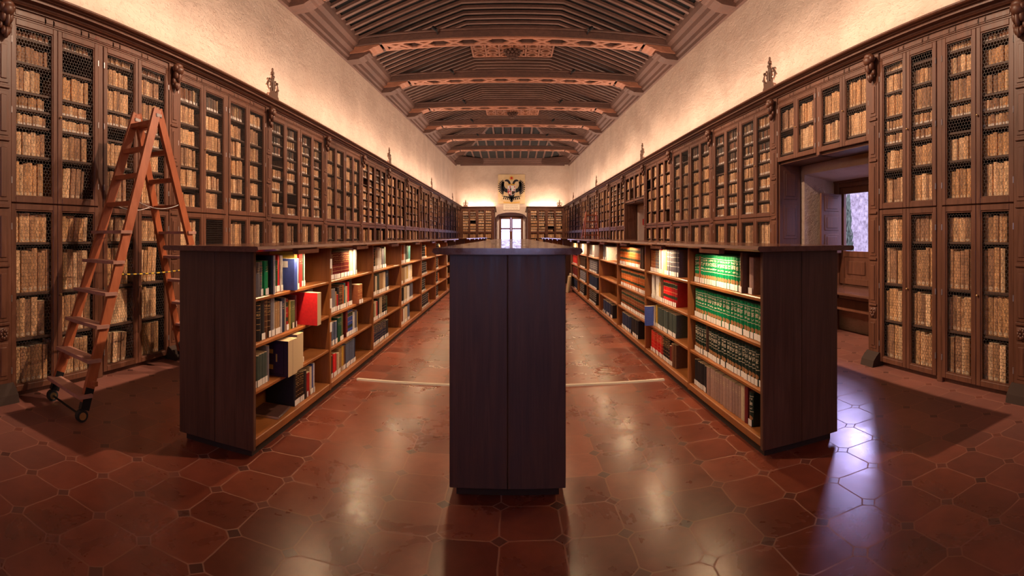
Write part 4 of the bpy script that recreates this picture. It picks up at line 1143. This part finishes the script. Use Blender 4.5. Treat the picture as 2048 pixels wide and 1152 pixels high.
ladder(((-2.90, 3.10), (-2.665, 3.10)), ((-3.03, 2.36), (-2.56, 2.25)), ((-3.09, 3.93), (-2.62, 3.90)), 'tall reddish wooden double step ladder on wheels beside the left cabinets', True, 2.25)
ladder(((2.50, 16.9), (2.85, 16.9)), ((2.30, 16.2), (2.95, 16.2)), ((2.30, 17.7), (2.95, 17.7)), 'distant wooden double step ladder standing by the right wall cabinets', False, 2.05, 8)

# ================================================================== window alcove in the right wall
win = struct(empty('window_1', (4.10, 4.70, 0)), 'deep-set wooden window with open shutter in the right wall alcove', 'window')
XW = 0.0
yl, yr = AL[1]-4.70, AL[0]-4.70           # local y of the two jambs
b = MB()
for (a0, a1) in ((yl-.11, yl), (yr, yr+.11)): b.box(XW-.02, XW+.06, a0, a1, .60, 2.02, c=.006)
b.box(XW-.02, XW+.06, yr+.11, yl-.11, 1.90, 2.02, c=.006)
b.box(XW-.045, XW-.01, yr+.02, yl-.02, 1.965, 2.02, c=.006)
b.build('window_frame', M['cab'], win)
mid = (yl+yr)/2
for s, (a0, a1) in ((1, (mid+.012, yl-.11)), (-1, (yr+.11, mid-.012))):
    b = MB()
    b.box(XW, XW+.045, a0, a0+.085, .62, 1.90, c=.004); b.box(XW, XW+.045, a1-.085, a1, .62, 1.90, c=.004)
    b.box(XW, XW+.045, a0+.085, a1-.085, .62, .70, c=.004); b.box(XW, XW+.045, a0+.085, a1-.085, .98, 1.06, c=.004); b.box(XW, XW+.045, a0+.085, a1-.085, 1.815, 1.90, c=.004)
    b.box(XW+.01, XW+.035, a0+.085, a1-.085, .70, .98); b.box(XW-.004, XW+.02, a0+.14, a1-.14, .75, .93, c=.01)
    sa = b.build('sash', M['cab'], win)
    b = MB(); b.box(XW+.022, XW+.028, a0+.08, a1-.08, 1.055, 1.82); b.build('glass_pane', M['glass'], sa)
b = MB(); b.cyl((XW-.03, mid, 1.46), (XW-.03, mid, 1.93), .009, 8); b.cyl((XW-.03, mid-.05, 1.90), (XW-.03, mid+.05, 1.93), .008, 8); b.ball((XW-.03, mid, 1.45), .014, 8, 6); b.build('bolt', M['iron'], win)
def shutter(y, x0, x1, nm):
    b = MB(); b.box(x0, x1, y-.016, y+.016, 1.03, 1.81, c=.003)
    w = x1-x0
    for k in range(3):
        z0 = 1.06+k*.25
        b.box(x0+.05, x1-.05, y-.026, y-.015, z0+.02, z0+.22, c=.008); b.box(x0+.08, x1-.08, y-.034, y-.024, z0+.05, z0+.19, c=.006)
    b.build('shutter', M['cab'], win)
shutter(yl-.17, -.36, -.03, 'left')
shutter(yr+.17, -.36, -.03, 'right')
# window seat
seat = tag(empty('window_seat', (3.8, 4.66, 0)), 'dark wooden bench filling the window alcove in the right wall', 'bench')
b = MB(); b.box(-.30, .31, yr+.03, yl-.0, .575, .605, c=.006); b.build('seat_board', M['oaktop'], seat)
b = MB(); b.box(-.10, -.075, yr+.03, yl, .36, .50, c=.004); b.build('rail', M['cab'], seat)
for yy in (yr+.06, yl-.06):
    b = MB(); b.box(-.24, .28, yy-.02, yy+.02, 0, .575, c=.004); b.build('support', M['cab'], seat)
# panelled wooden linings of the two openings through the cabinets
def lining(y, x0, x1, ztop, face, cab):
    b = MB(); b.box(x0, x1, y-.012, y+.012, 0, ztop, c=.003)
    for z0, z1 in ((.10, .55), (.65, 1.15), (1.22, 1.66), (1.73, 2.1)):
        if z1 > ztop: z1 = ztop-.04
        if z1-z0 < .1: continue
        b.box(x0+.06, x1-.06, y+face*.010, y+face*.018, z0, z1, c=.006); b.box(x0+.09, x1-.09, y+face*.016, y+face*.024, z0+.04, z1-.04, c=.006)
    o = b.build('side_lining', M['cab'], cab)
    o.matrix_parent_inverse = (Matrix.Translation(cab.location) @ Matrix.Rotation(cab.rotation_euler.z, 4, 'Z')).inverted()
def cab_of(words): return [q for q in bpy.data.objects if words in q.get('label', '')][0]
CW, CD = cab_of('over the window alcove'), cab_of('over the doorway')
lining(RPIL[2]-.09, WF+.01, WF+.33, 2.17, -1, CW)
lining(RPIL[1]+.09, WF+.01, WF+.33, 2.17, 1, CW)
lining(RPIL[6]-.09, WF+.01, WF+.33, 2.17, -1, CD)
lining(RPIL[5]+.09, WF+.01, WF+.33, 2.17, 1, CD)
# doorway: white reveal with the fire sign, closed leaf behind
b = MB(); b.box(4.2, 4.26, DR[0], DR[1], 0, 2.02); b.box(3.62, 4.2, DR[1]-.02, DR[1]-.001, 0, 2.02)
struct(b.build('door_1', M['white_plaster']), 'white plastered recess of the doorway in the right wall', 'doorway')
sg = tag(empty('fire_sign', (3.80, DR[1]-.022, 1.67)), 'small red fire-extinguisher sign on the white doorway recess', 'sign')
b = MB(); b.box(-.085, .085, -.006, 0, -.09, .09, c=.002); b.build('plate', M['signred'], sg)
b = MB(); b.box(-.028, .018, -.009, -.006, -.06, .03); b.box(-.012, .004, -.009, -.006, .03, .055); b.box(.018, .032, -.009, -.006, -.01, .045); b.build('pictogram', M['white'], sg)

# ================================================================== far window
w2 = struct(empty('window_2', (FC, YE+.42, 0)), 'tall bright double window under the arch in the far wall', 'window')
b = MB()
for s in (-1, 1): b.box(s*.76, s*.70, -.03, .05, 0, 2.52, c=.004)
b.box(-.76, .76, -.03, .05, 2.46, 2.56, c=.004)
b.build('window_frame', M['cab'], w2)
b = MB(); b.box(-1.0, 1.0, .01, .07, 2.5, 2.78)
for s in (-1, 1): b.box(s*.75, s*1.0, .01, .07, 0, 2.5)
b.build('reveal', M['white_plaster'], w2)
for s in (-1, 1):
    b = MB()
    for (x0, x1) in ((.004, .095), (.62, .70)): b.box(s*x0, s*x1, -.02, .03, .05, 2.46, c=.004)
    for z in (.05, .95, 1.70, 2.36): b.box(s*.095, s*.62, -.02, .03, z, z+.10, c=.004)
    sa = b.build('sash', M['cab'], w2)
    b = MB(); b.box(s*.07, s*.63, .003, .009, .1, 2.42); b.build('glass_pane', M['glass'], sa)
    b = MB(); b.box(s*.965, s*.94, -.42, -.05, .05, 2.40, c=.004)
    for z0 in (.15, .70, 1.25, 1.85):
        b.box(s*.94, s*.925, -.38, -.09, z0, z0+.45, c=.01)
    b.build('shutter', M['cab'], w2)
rl = tag(empty('balcony_railing', (FC, YE+.75, 0)), 'iron balcony railing outside the far window', 'railing')
for z in (1.55, .25):
    b = MB(); b.box(-.95, .95, -.015, .015, z, z+.03); b.build('rail', M['iron'], rl)
for k in range(15):
    b = MB(); x = -.91+k*.13; b.cyl((x, 0, 0), (x, 0, 1.56), .008, 6); b.build('baluster', M['iron'], rl)
b = MB(); b.box(-1.1, 1.1, YE+.6, YE+1.1, -.2, 0)
struct(b.build('balcony_slab', M['stone']), 'stone balcony slab outside the far window', 'balcony')

# plaque over the arch
pq = tag(empty('stone_plaque', (FC+.03, YE, 2.93)), 'small inscribed stone plaque between tapestry and arched window', 'plaque')
b = MB(); b.box(-.51, .51, -.05, 0, -.02, .36, c=.01); b.build('slab', M['stone'], pq)
for k in range(5):
    x = -.42; b = MB()
    while x < .40:
        w = random.uniform(.03, .09); b.box(x, min(x+w, .42), -.0515, -.0495, .04+k*.06, .055+k*.06); x += w+.03
    o = b.build('inscription_line', M['plinth'], pq)

# tapestry with the double-headed eagle
tp = tag(empty('tapestry', (FC+.03, YE-.03, 3.31)), 'cream heraldic tapestry with black double-headed eagle hanging above the far window', 'tapestry')
TW, TH = 1.70, 1.86
b = MB(); n = 14
for i in range(n):
    xa, xb = -TW/2+TW*i/n, -TW/2+TW*(i+1)/n
    b.box(xa, xb, -.012, .012, 0, TH)
b.build('cloth', M['cloth'], tp)
def slabs(polys, name, mat, y0=-.018, y1=-.012):
    b = MB()
    if name == 'shield_charge':
        for p in polys: q = MB(); q.prism(p, y0, y1, 'y'); q.build(name, mat, tp)
        return
    for p in polys: b.prism(p, y0, y1, 'y')
    return b.build(name, mat, tp)
Z = lambda v: TH*(1-v)                                   # v from the top edge
E = []
E.append([(-.20, Z(.42)), (.20, Z(.42)), (.24, Z(.55)), (.14, Z(.80)), (0, Z(.90)), (-.14, Z(.80)), (-.24, Z(.55))])
for s in (-1, 1):
    E.append([(s*.02, Z(.36)), (s*.10, Z(.24)), (s*.20, Z(.18)), (s*.33, Z(.17)), (s*.43, Z(.20)), (s*.45, Z(.24)), (s*.34, Z(.235)), (s*.24, Z(.26)), (s*.14, Z(.36)), (s*.10, Z(.44)), (s*.02, Z(.44))][::1])
    E.append([(s*.15, Z(.52)), (s*.38, Z(.47)), (s*.50, Z(.36)), (s*.44, Z(.27)), (s*.56, Z(.22)), (s*.62, Z(.34)), (s*.58, Z(.50)), (s*.42, Z(.60)), (s*.20, Z(.63))])
    for k in range(11):                                  # feathers
        a = R(78-k*15.5); c0 = (s*(.48+.06*cos(a)), Z(.45)+.12*sin(a)); L_ = .33 if k < 8 else .30
        tip = (c0[0]+s*L_*cos(a)*.95, c0[1]+L_*sin(a)*1.15); px_, pz_ = -sin(a)*s*.034, cos(a)*.034
        E.append([(c0[0]-px_, c0[1]-pz_), (tip[0]-px_*.9, tip[1]-pz_*.9), (tip[0], tip[1]+0), (tip[0]+px_*.9, tip[1]+pz_*.9), (c0[0]+px_, c0[1]+pz_)])
    for k in range(4):                                   # tail and scrolls
        x0 = .06+k*.12
        E.append([(s*x0, Z(.74)+.0), (s*(x0+.05), Z(.74)), (s*(x0+.12), Z(.86)+.02*k), (s*(x0+.06), Z(.88)+.02*k)])
    E.append([(s*.10, Z(.78)), (s*.32, Z(.74)), (s*.62, Z(.72)), (s*.62, Z(.735)), (s*.34, Z(.77)), (s*.12, Z(.82))])
E.append([(-.05, Z(.76)), (.05, Z(.76)), (.10, Z(.90)), (0, Z(.95)), (-.10, Z(.90))])
slabs(E, 'eagle', M['black'])
sh = slabs([[(-.24, Z(.38)), (.24, Z(.38)), (.25, Z(.62)), (.12, Z(.69)), (0, Z(.71)), (-.12, Z(.69)), (-.25, Z(.62))]], 'shield', M['white'], -.024, -.018)
slabs([[(-.24, Z(.56)), (-.02, Z(.56)), (-.02, Z(.70)), (-.12, Z(.69)), (-.24, Z(.62))], [(-.12, Z(.40)), (-.05, Z(.40)), (-.05, Z(.46)), (-.12, Z(.46))], [(-.22, Z(.49)), (-.16, Z(.49)), (-.16, Z(.55)), (-.22, Z(.55))],
       [(.14, Z(.50)), (.20, Z(.50)), (.20, Z(.55)), (.14, Z(.55))], [(.16, Z(.40)), (.22, Z(.40)), (.22, Z(.45)), (.16, Z(.45))]], 'shield_charge', M['red'], -.028, -.024)
slabs([[(-.16, Z(.59)), (-.06, Z(.59)), (-.06, Z(.67)), (-.16, Z(.67))]], 'shield_tower', M['white'], -.031, -.028)
slabs([[(.02, Z(.57)), (.23, Z(.57)), (.23, Z(.62)), (.12, Z(.68)), (.02, Z(.69))], [(-.10, Z(.47)), (-.02, Z(.47)), (-.02, Z(.55)), (-.10, Z(.55))]], 'shield_quarters', M['plinth'], -.028, -.024)
slabs([[(-.20, Z(.375)), (.20, Z(.375)), (.22, Z(.31)), (.11, Z(.335)), (0, Z(.30)), (-.11, Z(.335)), (-.22, Z(.31))]], 'crown', M['gold'], -.024, -.018)
slabs([[(.14*cos(k*pi/8), Z(.125)+.14*sin(k*pi/8)) for k in range(16)]], 'halo', M['gold'])
slabs([[(.07*cos(k*pi/6), Z(.125)+.08*sin(k*pi/6)) for k in range(12)]], 'halo_centre', M['maroon'] if 'maroon' in M else M['red'], -.022, -.018)
slabs([[(-.52, Z(.91)), (-.40, Z(.93)), (0, Z(.945)), (.40, Z(.93)), (.52, Z(.91)), (.50, Z(.965)), (0, Z(.985)), (-.50, Z(.965))]], 'ribbon', M['gold'], -.016, -.011)

# ================================================================== outside the alcove window
b = MB(); b.box(9.5, 10.2, -4, 24, -1.0, 3.3)
struct(b.build('wall_outside', M['rock']), 'pale stone wall outside the alcove window', 'wall')
b = MB(); b.box(4.3, 14, -4, 24, -1.2, -1.0)
struct(b.build('ground_outside', M['rock']), 'pale ground outside the alcove window', 'ground')
b = MB(); rc = random.Random(3)
cx, cy = 8.3, 10.45
for k in range(520):
    zz = rc.uniform(-.8, 2.25); rr = .155*(1-max(0, (zz-.5))/1.9)**.8 * rc.uniform(.45, 1.0); a = rc.uniform(0, 2*pi)
    p = Vector((cx+rr*cos(a), cy+rr*sin(a), zz)); q = p+Vector((cos(a)*.02, sin(a)*.02, rc.uniform(.10, .22)))
    b.tube([p, p.lerp(q, .45), q], [.010, .024, .003], 5)
cyp = tag(empty('cypress_tree', (0, 0, 0)), 'slim dark cypress tree outside the alcove window', 'tree')
b.build('foliage', M['cypress'], cyp)
b = MB(); b.tube([(cx, cy, -1.0), (cx, cy, .8), (cx, cy, 2.2)], [.06, .045, .01], 8); b.build('trunk', M['plinth'], cyp)
print('books', len(OLD), counts, 'objects', len(bpy.data.objects))
